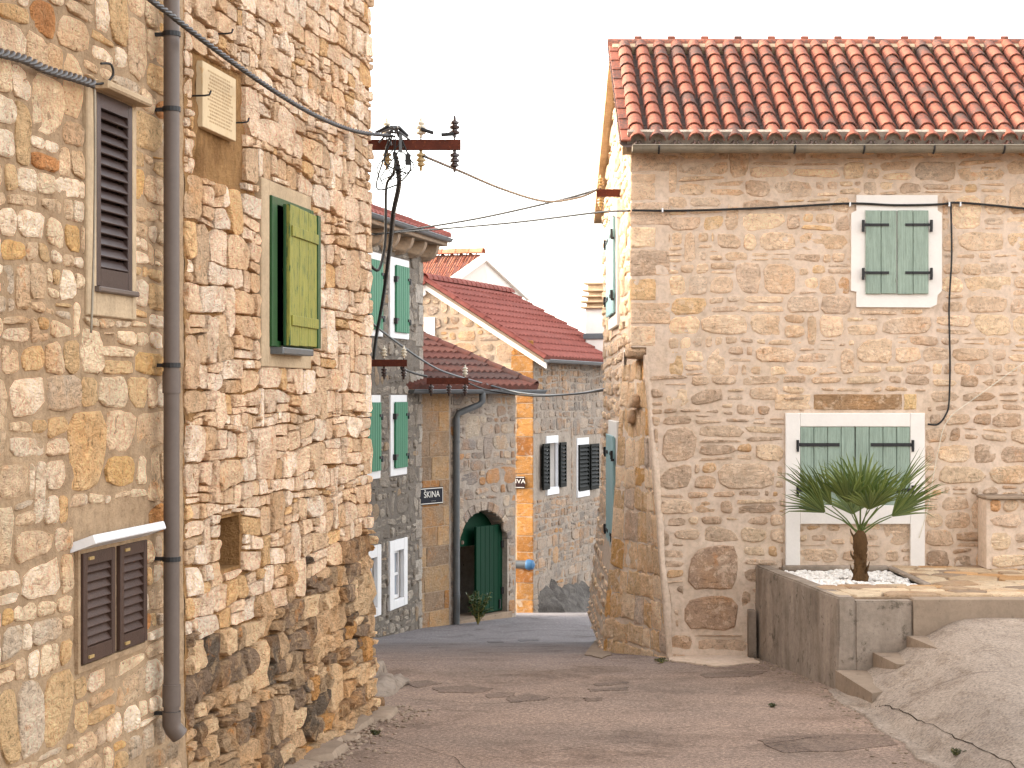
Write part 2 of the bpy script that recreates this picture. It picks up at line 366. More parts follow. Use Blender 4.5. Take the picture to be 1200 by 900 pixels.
def ramp_mat():
    m, nt, b = new_mat('brushed_concrete'); p = POS(nt)
    n1 = NZ(nt, p, 1.1, 5, 0.6); n2 = NZ(nt, p, 45, 6, 0.8); n3 = NZ(nt, p, 120, 3, 0.7); n4 = NZ(nt, POS(nt, (1.6, 0.7, 1)), 4, 6, 0.7, 0.6)
    col = MIX(nt, 'MIX', RAMP(nt, n1, [(0.35, 0.0), (0.65, 1.0)]), C(198, 178, 158), C(178, 160, 143))
    col = MIX(nt, 'MULTIPLY', 0.8, col, RAMP(nt, n4, [(0.3, (0.6, 0.55, 0.5)), (0.5, 1.0), (0.75, 1.08)]))
    col = MIX(nt, 'MULTIPLY', 0.9, col, RAMP(nt, n2, [(0.33, 0.35), (0.48, 0.95), (0.66, 1.55)]))
    nt.links.new(col, b.inputs['Base Color']); setv(b, Roughness=0.93); b.inputs['Specular IOR Level'].default_value = 0.15
    BUMP(nt, b, MATH(nt, 'ADD', n2, MATH(nt, 'MULTIPLY', n3, 0.5)), 1.0, 0.014)
    return m
M['ramp'] = ramp_mat()
M['flag'] = stone_mat('flagstone', och=0.3, pits=0.6, bump=0.015, fine=18, gain=0.92)
M['grout'] = mortar_mat('patio_grout', C(188, 160, 132), C(160, 136, 112), bump=0.006)

# ------------------------------------------------------------------ stones
def clip(poly, a, b, c):
    """keep a*x+b*y<=c"""
    out = []; n = len(poly)
    for i in range(n):
        p = poly[i]; q = poly[(i + 1) % n]
        dp = a * p[0] + b * p[1] - c; dq = a * q[0] + b * q[1] - c
        if dp <= 0: out.append(p)
        if (dp < 0 < dq) or (dq < 0 < dp):
            t = dp / (dp - dq); out.append((p[0] + (q[0] - p[0]) * t, p[1] + (q[1] - p[1]) * t))
    return out
def parea(p):
    return 0.5 * sum(p[i][0] * p[(i + 1) % len(p)][1] - p[(i + 1) % len(p)][0] * p[i][1] for i in range(len(p)))

def cells(u0, u1, v0, v1, course, aspect, gap, rng, holes=(), planes=(), drop=0.08, fill=0.2, wob=0.25, hvar=(0.7, 1.4), wvar=(0.55, 1.7)):
    S = []; v = v0; row = 0
    while v < v1:
        h = course * rng.uniform(*hvar); u = u0 - rng.random() * h * aspect
        while u < u1 + 0.1:
            w = h * aspect * rng.uniform(*wvar)
            if rng.random() > drop:
                S.append((u + w / 2, v + h / 2 + rng.uniform(-wob, wob) * h, (0.20 * (w / aspect + h)) ** 2))
            if rng.random() < fill:
                S.append((u + w, v + (h if rng.random() < 0.5 else 0) + rng.uniform(-.15, .15) * h, (0.08 * h) ** 2))
            u += w
        v += h; row += 1
    A = np.array(S); n = len(A); out = []
    sx = A[:, 0] / aspect; sy = A[:, 1]
    for i in range(n):
        x, y, wt = A[i]
        if x < u0 - 0.1 or x > u1 + 0.1: continue
        d = (sx - sx[i]) ** 2 + (sy - sy[i]) ** 2
        idx = np.argpartition(d, min(22, n - 1))[:22]; idx = idx[np.argsort(d[idx])]
        g = gap * rng.uniform(0.6, 1.4) / 2
        R_ = 3 * course
        poly = [(max(u0, x - R_ * aspect) + (g if x - R_ * aspect < u0 else 0), max(v0, y - R_)), (min(u1, x + R_ * aspect), max(v0, y - R_)), (min(u1, x + R_ * aspect), min(v1, y + R_)), (max(u0, x - R_ * aspect), min(v1, y + R_))]
        for j in idx:
            if j == i: continue
            ax = (A[j, 0] - x) / aspect ** 2; ay = A[j, 1] - y
            # power bisector: |p-i|^2 - wi = |p-j|^2 - wj (in the stretched metric)
            c = 0.5 * ((A[j, 0] ** 2 - x ** 2) / aspect ** 2 + A[j, 1] ** 2 - y ** 2 + wt - A[j, 2])
            L = math.hypot(ax, ay)
            if L < 1e-9: continue
            poly = clip(poly, ax / L, ay / L, c / L - g)
            if len(poly) < 3: break
        for a, b, c in planes:
            if len(poly) >= 3: poly = clip(poly, a, b, c - g)
        for (a0, a1, b0, b1) in holes:
            if len(poly) < 3: break
            if max(p[0] for p in poly) <= a0 or min(p[0] for p in poly) >= a1 or max(p[1] for p in poly) <= b0 or min(p[1] for p in poly) >= b1: continue
            best = max((clip(poly, 1, 0, a0 - g), clip(poly, -1, 0, -a1 - g), clip(poly, 0, 1, b0 - g), clip(poly, 0, -1, -b1 - g)), key=lambda q: abs(parea(q)) if len(q) >= 3 else 0)
            poly = best
        if len(poly) >= 3 and abs(parea(poly)) > 0.0009: out.append(poly)
    return out

def masonry(u0, u1, v0, v1, course, aspect, gap, rng, holes=(), planes=(), drop=0.08, fill=0.25, wob=0.25, hvar=(0.7, 1.4), wvar=(0.5, 1.7), chop=0.55):
    """rubble laid in wavering courses: stones of uneven length, some split in two flat ones, some two courses high, corners knocked off"""
    lv = [v0]
    while lv[-1] < v1 + course: lv.append(lv[-1] + course * rng.uniform(*hvar))
    sd = rng.uniform(0, 90); out = []; held = []
    def line(k, u): return lv[k] + wob * course * (1.3 * noise.noise((u * 0.9, k * 5.7, sd)) + 0.9 * noise.noise((u * 3.1, k * 3.3, sd + 9)))
    def emit(q, g):
        p = q; n = len(q); A = parea(q)
        if A < 0: q = q[::-1]; p = q
        for i in range(n):
            a, b = q[i], q[(i + 1) % n]; dx, dy = b[0] - a[0], b[1] - a[1]; L = math.hypot(dx, dy)
            if L < 1e-6: continue
            nx_, ny_ = dy / L, -dx / L
            p = clip(p, nx_, ny_, nx_ * a[0] + ny_ * a[1] - g)
            if len(p) < 3: return
        for c_ in range(2):
            if rng.random() < chop:                      # knock a corner off
                j = rng.randrange(len(p)); c = p[j]; a = p[j - 1]; b = p[(j + 1) % len(p)]
                ta, tb = rng.uniform(.12, .42), rng.uniform(.12, .42)
                p = p[:j] + [(c[0] + (a[0] - c[0]) * ta, c[1] + (a[1] - c[1]) * ta), (c[0] + (b[0] - c[0]) * tb, c[1] + (b[1] - c[1]) * tb)] + p[j + 1:]
        for pl in [(-1, 0, -u0), (1, 0, u1), (0, -1, -v0), (0, 1, v1)]:
            if len(p) >= 3: p = clip(p, *pl)
        for a, b, c in planes:
            if len(p) >= 3: p = clip(p, a, b, c - g)
        for (a0, a1, b0, b1) in holes:
            if len(p) < 3: break
            if max(q_[0] for q_ in p) <= a0 or min(q_[0] for q_ in p) >= a1 or max(q_[1] for q_ in p) <= b0 or min(q_[1] for q_ in p) >= b1: continue
            p = max((clip(p, 1, 0, a0 - g), clip(p, -1, 0, -a1 - g), clip(p, 0, 1, b0 - g), clip(p, 0, -1, -b1 - g)), key=lambda z: abs(parea(z)) if len(z) >= 3 else 0)
        if len(p) >= 3 and abs(parea(p)) > 0.0010: out.append(p)
    for k in range(len(lv) - 2):
        h = lv[k + 1] - lv[k]; res = sorted(held); held = []; u = u0 - rng.random() * h * aspect; tl_ = 0.0
        while u < u1:
            for (a, b) in res:
                if a - 1e-6 <= u < b - 1e-6: u = b; tl_ = 0.0
            w = max(.05, h * aspect * rng.uniform(*wvar)); end = u + w; tr_ = rng.uniform(-.14, .14) * h
            nxt = min([a for a, b in res if a > u + 1e-6], default=1e9)
            if end > nxt - .06: end = nxt; tr_ = 0.0
            top = k + 1
            if rng.random() < drop and w < 2.6 * h: top = k + 2; held.append((u, end))
            g = gap * rng.uniform(.6, 1.5) / 2
            b0, b1, t0, t1 = line(k, u), line(k, end), line(top, u), line(top, end)
            if top == k + 1 and rng.random() < fill:
                r0 = rng.uniform(.28, .72); r1 = r0 + rng.uniform(-.14, .14)
                m0, m1 = b0 + (t0 - b0) * r0, b1 + (t1 - b1) * r1
                emit([(u, b0), (end, b1), (end + tr_ * .5, m1), (u + tl_ * .5, m0)], g)
                if rng.random() < .35 and end - u > .12:
                    c = u + (end - u) * rng.uniform(.3, .7); mc = m0 + (m1 - m0) * (c - u) / (end - u); tc = line(top, c)
                    emit([(u + tl_ * .5, m0), (c, mc), (c, tc), (u + tl_, t0)], g); emit([(c, mc), (end + tr_ * .5, m1), (end + tr_, t1), (c, tc)], g)
                else: emit([(u + tl_ * .5, m0), (end + tr_ * .5, m1), (end + tr_, t1), (u + tl_, t0)], g)
            else: emit([(u, b0), (end, b1), (end + tr_, t1), (u + tl_, t0)], g)
            u = end; tl_ = tr_
    return out

def outline(poly, n, rng, jit, cut=0.25, it=2):
    if it == 0:                      # squared block: keep its corners
        q = []
        for i in range(len(poly)):
            a = poly[i]; b = poly[(i + 1) % len(poly)]
            for t in (0.03, 0.35, 0.65, 0.97): q.append((a[0] + (b[0] - a[0]) * t + rng.uniform(-jit, jit) * .1, a[1] + (b[1] - a[1]) * t + rng.uniform(-jit, jit) * .1))
        X = np.array(q); return X, (float(X[:, 0].mean()), float(X[:, 1].mean()))
    for _ in range(it):
        q = []
        for i in range(len(poly)):
            a = poly[i]; b = poly[(i + 1) % len(poly)]
            q += [(a[0] + (b[0] - a[0]) * cut, a[1] + (b[1] - a[1]) * cut), (b[0] - (b[0] - a[0]) * cut, b[1] - (b[1] - a[1]) * cut)]
        poly = q
    P = np.array(poly + [poly[0]]); seg = np.hypot(*(P[1:] - P[:-1]).T); s = np.concatenate([[0], np.cumsum(seg)])
    t = np.linspace(0, s[-1], n, endpoint=False)
    X = np.interp(t, s, P[:, 0]); Y = np.interp(t, s, P[:, 1])
    cx, cy = X.mean(), Y.mean()
    k = 1 + np.array([rng.uniform(-jit, jit) for _ in range(n)])
    return np.stack([cx + (X - cx) * k, cy + (Y - cy) * k], 1), (cx, cy)

def stone_geo(w, poly, rng, proud, rough, npt=10, back=-0.04, jit=0.05, edge=0.02, tilt=0.06, cut=0.22, it=2, fine=False):
    o, (cx, cy) = outline(poly, npt, rng, jit, cut, it); npt = len(o)
    tu, tv = rng.uniform(-tilt, tilt), rng.uniform(-tilt, tilt); seed = rng.uniform(0, 50)
    rad = np.hypot(o[:, 0] - cx, o[:, 1] - cy)
    v = []
    rings = [(0.0, back, 0), (0.0, proud * 0.35, 0.5), (edge, proud * 0.92, 1)]
    if fine: rings += [(0.5, proud * 1.0, 1.1)] if fine == 1 else [(0.52, proud * 0.98, 1.1), (0.76, proud, 1.1)]
    for e, h, rf in rings:
        for i in range(npt):
            k = 1 - (e if e >= 0.5 else min(0.45, e / max(rad[i], 1e-4)))
            a, b = cx + (o[i, 0] - cx) * k, cy + (o[i, 1] - cy) * k
            hh = h
            if h > 0: hh = h + (a - cx) * tu + (b - cy) * tv + rf * rough * (noise.noise((a * 9 + seed, b * 9, seed)) + (0.45 * noise.noise((a * 27, b * 27, seed)) if fine == 2 else 0))
            v.append(w.P(a, b, hh))
    v.append(w.P(cx, cy, proud * 1.04 + rough * noise.noise((seed, cy * 9, 3))))
    f = []
    for k in range(len(rings) - 1):
        for i in range(npt):
            j = (i + 1) % npt; f.append((k * npt + i, k * npt + j, (k + 1) * npt + j, (k + 1) * npt + i))
    b = (len(rings) - 1) * npt
    for i in range(npt): f.append((b + i, b + (i + 1) % npt, len(v) - 1))
    return v, f

def pick(pal, rng, jit=0.12):
    t = sum(p[1] for p in pal); r = rng.random() * t
    for c, wgt in pal:
        r -= wgt
        if r <= 0: break
    k = 1 + rng.uniform(-jit, jit)
    return (c[0] * k, c[1] * k, c[2] * k)

class Stones:
    """collects the stones of one wall; the ones that show largest become parts, the rest one mass"""
    def __init__(s, parent, mat, limit=300, name='stone', angle=24):
        s.angle = angle; s.L = []; s.parent = parent; s.mat = mat; s.limit = limit; s.name = name
    def put(s, w, poly, geo, tint):
        c = w.P(sum(p[0] for p in poly) / len(poly), sum(p[1] for p in poly) / len(poly))
        px = CX + F * c.x / max(c.y, 0.1); py = CY - F * c.z / max(c.y, 0.1)
        inside = -10 < px < 1210 and -10 < py < 910 and c.y > 1
        area = abs(parea(poly)) * abs(c.normalized().dot(w.N)) / max(c.y, .5) ** 2
        s.L.append((area if inside else area * 1e-4, geo, tint))
    def done(s, smooth=True):
        s.L.sort(key=lambda t: -t[0])
        for a, (v, f), t in s.L[:s.limit]:
            obj(s.name, v, f, s.mat, s.parent, smooth, [t] * len(v), angle=s.angle)
        m = MB()
        for a, (v, f), t in s.L[s.limit:]: m.add(v, f, t)
        if m.v: m.build('small_' + s.name + 's', s.mat, s.parent, smooth, 'stuff', s.angle)

def skin(name, w, u0, u1, v0, v1, step, mat, parent, holes=(), amp=0.01, freq=4.0, off=0.0, planes=(), inside=None, fine=0.3, lean=None):
    us = sorted(set([round(x, 4) for x in np.arange(u0, u1, step)] + [u1] + [h[i] for h in holes for i in (0, 1) if u0 < h[i] < u1]))
    vv = sorted(set([round(x, 4) for x in np.arange(v0, v1, step)] + [v1] + [h[i] for h in holes for i in (2, 3) if v0 < h[i] < v1]))
    nu, nv = len(us), len(vv); V = []
    for b in vv:
        for a in us:
            n = off + amp * (noise.noise((a * freq, b * freq, 1.3)) + fine * noise.noise((a * freq * 4, b * freq * 4, 7.7)))
            if lean: n += lean(a, b)
            V.append(w.P(a, b, n))
    Fc = []
    for j in range(nv - 1):
        for i in range(nu - 1):
            a = (us[i] + us[i + 1]) / 2; b = (vv[j] + vv[j + 1]) / 2
            if any(h[0] < a < h[1] and h[2] < b < h[3] for h in holes): continue
            if inside and inside(a, b): continue
            if any(p[0] * a + p[1] * b > p[2] for p in planes): continue
            Fc.append((j * nu + i, j * nu + i + 1, (j + 1) * nu + i + 1, (j + 1) * nu + i))
    used = sorted({i for f in Fc for i in f}); mp = {o: i for i, o in enumerate(used)}
    return obj(name, [V[i] for i in used], [tuple(mp[i] for i in f) for f in Fc], mat, parent, True, angle=None)

def reveal(name, w, h, depth, mat, parent, back=None, n1=0.0):
    u0, u1, v0, v1 = h; m = MB(); t = 0.03
    m.wbox(w, u0 - t, u0, v0 - t, v1 + t, -depth, n1); m.wbox(w, u1, u1 + t, v0 - t, v1 + t, -depth, n1)
    m.wbox(w, u0, u1, v0 - t, v0, -depth, n1); m.wbox(w, u0, u1, v1, v1 + t, -depth, n1)
    o = m.build(name, mat, parent)
    if back:
        b = MB(); b.wbox(w, u0 - t, u1 + t, v0 - t, v1 + t, -depth - 0.02, -depth); b.build(back[0], M[back[1]], o)
    return o

# ------------------------------------------------------------------ the ground
GY = [-40, 0, 5, 8, 11, 12.8, 15.5, 16.8, 20, 24, 28.1, 31, 33.5, 38, 43, 60, 120, 400]
GZ = [-1.5, -1.9, -2.25, -2.42, -2.52, -2.55, -2.62, -2.65, -2.80, -3.19, -3.67, -3.86, -3.96, -4.42, -5.0, -6.5, -9, -10]
_gy = np.linspace(-40, 400, 4401); _gz = np.interp(_gy, GY, GZ)
_k = np.ones(13) / 13; _gz = np.convolve(np.pad(_gz, 6, 'edge'), _k, 'valid')
def gz(x, y):
    return float(np.interp(y, _gy, _gz))
def gpix(px, py, up=0.0):
    """where the sight line through a pixel meets the road"""
    d = Vector(((px - CX) / F, 1, (CY - py) / F)); y = 12.0
    lo, hi = 6.0, 60.0
    for k in range(600):
        yy = lo + k * 0.07
        if d.z * yy <= gz(0, yy) + up: hi = yy; break
    lo = hi - 0.07
    for _ in range(20):
        mid = (lo + hi) / 2
        if d.z * mid <= gz(0, mid) + up: hi = mid
        else: lo = mid
    return d * hi
xs = [-120, -60, -30, -15, -8] + list(np.arange(-5, 9.01, 0.35)) + [12, 20, 40, 80, 140]
ys = [-40, -20, -5, 0, 3, 6] + list(np.arange(8, 46, 0.3)) + [50, 60, 80, 120, 200, 400]
V = []; Fc = []
for y in ys:
    for x in xs: V.append((x, y, gz(x, y)))
nx = len(xs)
for j in range(len(ys) - 1):
    for i in range(nx - 1): Fc.append((j * nx + i, j * nx + i + 1, (j + 1) * nx + i + 1, (j + 1) * nx + i))
road = tag(obj('road', V, Fc, M['asphalt'], None, True, angle=None), 'worn brownish asphalt street running down between the stone houses', None, None, 'structure')

def patch(name, pix, mat, parent, up=0.005, sub=5, rag=0.018, rng=R, bulge=0.0):
    """an irregular sheet lying on the road; outline given by where its corners stand on the ground"""
    g = [gpix(*p) for p in pix]; P = []
    for i in range(len(g)):
        a, b = g[i], g[(i + 1) % len(g)]
        for k in range(sub):
            q = a.lerp(b, k / sub); P.append(Vector((q.x + rng.uniform(-rag, rag), q.y + rng.uniform(-rag, rag) * 2, 0)))
    c = sum(P, Vector()) / len(P); v = []; f = []; rings = (0.0, 0.35, 0.7, 1.0); n = len(P)
    for k in rings[1:]:
        for p in P:
            q = c.lerp(p, k); v.append(Vector((q.x, q.y, gz(q.x, q.y) + up + bulge * (1 - k * k))))
    for p in P: v.append(Vector((p.x, p.y, gz(p.x, p.y) - 0.03)))
    v.append(Vector((c.x, c.y, gz(c.x, c.y) + up + bulge)))
    for r_ in range(3):
        for i in range(n):
            j = (i + 1) % n; f.append((r_ * n + i, r_ * n + j, (r_ + 1) * n + j, (r_ + 1) * n + i))
    for i in range(n): f.append((i, (i + 1) % n, len(v) - 1))
    return obj(name, v, f, mat, parent, True)
for q in ([(888, 867), (930, 862), (1040, 861), (1052, 872), (985, 881), (915, 882)],
          [(592, 818), (618, 814), (646, 817), (640, 821), (600, 823)],
          [(568, 814), (588, 811), (606, 812), (600, 817), (572, 818)],
          [(505, 806), (548, 804), (580, 807), (560, 812), (515, 812)],
          [(820, 790), (866, 786), (900, 787), (880, 793), (828, 795)],
          [(696, 801), (735, 799), (735, 802), (700, 804)],
          [(690, 808), (735, 806), (736, 809), (694, 811)],
          [(685, 819), (706, 818), (706, 821), (688, 822)],
          [(468, 800), (500, 798), (520, 801), (490, 806)],
          [(571, 752), (588, 751), (590, 753), (574, 754)], [(607, 750), (630, 749), (631, 751), (610, 752)]):
    patch('asphalt_patch', q, M['patch'], road)

# ------------------------------------------------------------------ LEFT HOUSE (near, street side seen obliquely)
_y0 = 4.0
Lw = Wall(-1.16 - 1.09 / 7.25 * (15.5 - _y0), _y0, -2.85, (1.09, 7.25), (7.25, -1.09))
LU = 11.63; LH = 7.1
left = empty('stone_house', Lw.P(LU - 4, 0), 'tall rough stone house with brown louvred shutters and a grey downpipe', 'house')
up_sh = Lw.rect(109, 116, 151, 338)         # upper brown shutter
up_pl = Lw.rect(98, 106, 156, 372)          # its plaster surround
lo_a = Lw.rect(90, 645, 128, 774); lo_b = Lw.rect(134, 636, 166, 758)
lo_h = (lo_a[0], lo_b[1], lo_a[2] + 0.0, lo_a[3] + 0.0)
gr_f = Lw.rect(314, 238, 363, 408)          # green window
gr_pl = Lw.rect(305, 219, 363.5, 431)
nic = Lw.rect(259, 606, 284, 666)
pl_r = Lw.rect(235, 82, 274, 157)
pl_n = Lw.rect(226, 75, 288, 215)
uA = Lw.pix(215, 450)[0]
lean = lambda a, b: 0.10 * max(0.0, 1 - b / 1.4) ** 2
holesA = [up_sh, lo_h]; holesB = [gr_f, nic]
skin('mortar_wall', Lw, 0.0, uA, 0, LH, 0.05, M['mo_leftA'], left, [h for h in holesA], 0.010, 6.0, -0.001, fine=0.6, lean=lean)
skin('rough_mortar_wall', Lw, uA, LU, 0, LH, 0.045, M['mo_leftB'], left, holesB, 0.018, 6.0, -0.030, fine=0.8, lean=lambda a, b: lean(a, b) + 0.03 * max(0, 1 - (a - uA) / 0.35))
palA = [(C(238, 210, 174), 4), (C(226, 194, 158), 4), (C(246, 222, 192), 4), (C(218, 182, 136), 2.2), (C(228, 182, 122), 0.7), (C(210, 188, 162), 1.2), (C(196, 136, 86), 0.15)]
palB = [(C(242, 211, 180), 5), (C(234, 201, 167), 4), (C(222, 188, 152), 3), (C(250, 225, 198), 4), (C(226, 184, 134), 1.0)]
palBl = [(C(196, 162, 126), 4), (C(168, 140, 110), 3), (C(132, 110, 90), 2.5), (C(220, 186, 146), 3), (C(190, 138, 84), 0.8), (C(104, 90, 76), 1)]
palAl = [(C(210, 178, 144), 3), (C(188, 160, 130), 3), (C(160, 138, 114), 1.5), (C(226, 198, 166), 2)]
rl = random.Random(11)
SA = Stones(left, M['st_left'], 300)
u_start = Lw.pix(0, 450)[0] - 0.9
noA = [up_pl, (lo_h[0] - .06, lo_h[1] + .06, lo_h[2] - .05, lo_h[3] + .22)]
noB = [gr_pl, (nic[0] - .02, nic[1] + .02, nic[2] - .02, nic[3] + .02), pl_n]
for poly in masonry(u_start, uA - 0.12, 0.0, LH, 0.136, 1.75, 0.020, rl, noA, drop=0.10, fill=0.30, wob=0.30, hvar=(0.7, 1.5)):
    cv = sum(p[1] for p in poly) / len(poly); cu = sum(p[0] for p in poly) / len(poly)
    g = stone_geo(Lw, poly, rl, rl.uniform(0.007, 0.019) + lean(0, cv), 0.013, 14, -0.05, 0.05, 0.014, 0.05, cut=0.15, it=1, fine=2)
    SA.put(Lw, poly, g, pick(palAl if cv < 0.65 + 0.45 * rl.random() else palA, rl))
for poly in masonry(uA + 0.02, LU, 0.0, LH, 0.124, 1.8, 0.010, rl, noB, drop=0.10, fill=0.34, wob=0.34, hvar=(0.6, 1.5)):
    cv = sum(p[1] for p in poly) / len(poly); cu = sum(p[0] for p in poly) / len(poly)
    line = 1.45 + 0.16 * (cu - uA) / 3 + rl.uniform(-.12, .12)
    low = cv < line
    g = stone_geo(Lw, poly, rl, rl.uniform(-0.008, 0.019) + (rl.uniform(0, 0.032) if low else 0) + lean(0, cv), 0.024 + 0.018 * low, 14, -0.09, 0.05, 0.006, 0.06, cut=0.08, it=1, fine=2)
    SA.put(Lw, poly, g, pick(palBl if low else palB, rl, 0.16))
SA.done()
# body of the house behind the street face
m = MB()
m.wbox(Lw, -2, LU - 0.02, -0.3, LH, -6.0, -0.75)
m.wbox(Lw, LU - 0.70, LU - 0.03, -0.3, LH, -0.75, -0.07)
m.build('house_core', M['mo_leftB'], left)
m = MB(); m.wbox(Lw, -2.3, LU + 0.3, LH, LH + 0.12, -6.2, 0.35); m.build('eave_slab', M['concrete'], left)
# plaster round the upper window, hood and shutter
m = MB(); a = up_pl; b = up_sh
m.wbox(Lw, a[0], b[0], a[2], a[3], -0.12, 0.020, 0.006); m.wbox(Lw, b[1], a[1], a[2], a[3], -0.12, 0.020, 0.006)
m.wbox(Lw, b[0] + 0.001, b[1] - 0.001, a[2], b[2], -0.12, 0.018, 0.006); m.wbox(Lw, b[0] + 0.001, b[1] - 0.001, b[3], a[3], -0.12, 0.018, 0.006)
m.build('window_surround', M['plaster_cream'], left)
m = MB(); m.wbox(Lw, b[0] - 0.06, b[1] + 0.06, b[3] + 0.005, b[3] + 0.045, 0.02, 0.11, 0.01); m.build('window_hood', M['plaster_cream'], left)

def louvre(w, r, n0, name, mat, parent, slats, fr=0.055, tilt=0.6, th=0.035, mid=False):
    u0, u1, v0, v1 = r; m = MB()
    m.wbox(w, u0, u0 + fr, v0, v1, n0, n0 + th, 0.004); m.wbox(w, u1 - fr, u1, v0, v1, n0, n0 + th, 0.004)
    m.wbox(w, u0 + fr, u1 - fr, v0, v0 + fr * 1.5, n0 + .001, n0 + th - .001); m.wbox(w, u0 + fr, u1 - fr, v1 - fr * 1.2, v1, n0 + .001, n0 + th - .001)
    m.wbox(w, u0 + fr, u1 - fr, v0 + fr, v1 - fr, n0 - 0.03, n0 - 0.026)
    o = m.build(name, mat, parent)
    a0, a1 = v0 + fr * 1.5, v1 - fr * 1.2; st = (a1 - a0) / slats; me = None
    ca, sa = math.cos(tilt), math.sin(tilt)
    for k in range(slats):
        c = w.P((u0 + u1) / 2, a0 + st * (k + 0.5), n0 + th * 0.45)
        ay = (w.V * ca - w.N * sa); az = (w.N * ca + w.V * sa)
        b_ = MB().box(c, w.U, ay, az, (u1 - u0) / 2 - fr * 0.8, st * 0.50, 0.005, 0.002)
        b_.build('slat', mat, o)
    return o
sh = louvre(Lw, up_sh, -0.015, 'shutter', M['brown_alu'], left, 14, fr=0.06)
tag(sh, 'tall brown louvred upper shutter')
m = MB(); m.wbox(Lw, up_sh[0] - .03, up_sh[1] + .03, up_sh[2] - 0.03, up_sh[2] - .003, -.02, 0.05, 0.006); m.build('sill', M['pipe'], left)
reveal('window_reveal', Lw, up_sh, 0.12, M['plaster_cream'], left, ('pane', 'dark_in'), -0.02)
# lower pair of shutters
reveal('window_reveal', Lw, lo_h, 0.16, M['mo_leftA'], left, ('pane', 'dark_in'), 0.02)
for r in ((lo_h[0] + .005, lo_a[1], lo_h[2] + .01, lo_h[3]), (lo_b[0], lo_h[1] - .005, lo_h[2] + .01, lo_h[3])):
    sh = louvre(Lw, r, -0.005, 'shutter', M['brown_wood'], left, 9, fr=0.05, th=0.04)
    m = MB(); m.wbox(Lw, r[0] + .06, r[0] + .12, r[2] + .02, r[2] + .035, 0.034, 0.042); m.wbox(Lw, r[0] + .06, r[0] + .12, r[3] - .035, r[3] - .02, 0.034, 0.042); m.build('hinge', M['porc_tan'], sh)
m = MB(); m.wbox(Lw, lo_a[1] + .004, lo_b[0] - .004, lo_h[2] + .01, lo_h[3], -0.03, 0.012); m.build('mullion', M['mo_leftA'], left)
m = MB(); m.box(Lw.P((lo_h[0] + lo_h[1]) / 2 - .03, lo_h[3] + 0.055, 0.055), Lw.U, (Lw.V * 0.94 + Lw.N * -0.34).normalized(), (Lw.N * 0.94 + Lw.V * 0.34).normalized() * 1, (lo_h[1] - lo_h[0]) / 2 + 0.05, 0.022, 0.075, 0.006)
tag(m.build('window_hood', M['white_paint'], left), 'white sloping slab over the lower brown shutters')
# green window
reveal('window_reveal', Lw, gr_f, 0.2, M['plaster_cream'], left, ('pane', 'dark_in'), 0.0)
a = gr_pl; b = gr_f; m = MB()
m.wbox(Lw, a[0], b[0], a[2], a[3], -0.15, 0.012, 0.006); m.wbox(Lw, b[0] + .001, b[1], a[2], b[2], -0.15, 0.010, 0.006); m.wbox(Lw, b[0] + .001, b[1], b[3], a[3], -0.15, 0.010, 0.006)
m.build('window_surround', M['plaster_cream'], left)
m = MB(); t = 0.085
m.wbox(Lw, b[0], b[0] + t * 1.5, b[2], b[3], -0.05, 0.03, 0.004); m.wbox(Lw, b[1] - t, b[1], b[2], b[3], -0.05, 0.03, 0.004)
m.wbox(Lw, b[0] + t * 1.5, b[1] - t, b[3] - 0.05, b[3], -0.048, 0.028); m.wbox(Lw, b[0] + t * 1.5, b[1] - t, b[2], b[2] + .04, -0.048, 0.028)
m.build('window_frame', M['green_dark'], left)
gu0 = Lw.pix(323, 450)[0]; gu1 = b[1] - 0.01; gv0, gv1 = b[2] + 0.01, b[3] - 0.04
# the leaf stands ajar: hinged on its far side, near edge a little way out from the wall
lf = Wall(0, 0, 0, (1, 0), (0, 1)); ang = 0.03
hinge_p = Lw.P(gu1, 0, 0.045); lf.U = (Lw.U * math.cos(ang) - Lw.N * math.sin(ang)).normalized(); lf.N = (Lw.N * math.cos(ang) + Lw.U * math.sin(ang)).normalized()
lw_ = gu1 - gu0; lf.O = hinge_p - lf.U * lw_
m = MB(); m.wbox(lf, 0.0, lw_ + 0.02, gv0, gv1, -0.02, 0.0, 0.003)
leaf = m.build('shutter', M['green_dark'], left); tag(leaf, 'yellow-green plank shutter standing slightly ajar')
pu = np.linspace(0.0, lw_ - 0.072, 4)
m = MB(); m.wbox(lf, lw_ - 0.07, lw_ + 0.02, gv0, gv1, 0.001, 0.036, 0.003); m.build('stile', M['green_dark'], leaf)
for i in range(3):
    m = MB(); m.wbox(lf, pu[i] + .004, pu[i + 1] - .004, gv0 + .004 * i, gv1 - .003 * i, 0.0, 0.028, 0.004); m.build('plank', M['green_yellow'], leaf)
for vv_ in (gv0 + (gv1 - gv0) * 0.18, gv0 + (gv1 - gv0) * 0.815):
    m = MB(); m.wbox(lf, 0.032, lw_ - 0.075, vv_ - 0.035, vv_ + 0.035, 0.028, 0.042, 0.003); m.build('batten', M['green_yellow'], leaf)
m = MB(); m.wbox(Lw, b[0] + .02, b[0] + (b[1] - b[0]) * .75, b[2] - .05, b[2] - .004, 0.0, 0.10, 0.006); m.build('sill', M['zinc_grey'], left)
# niche
reveal('wall_niche', Lw, nic, 0.25, M['mo_leftB'], left, ('niche_back', 'mo_leftA'), -0.02)
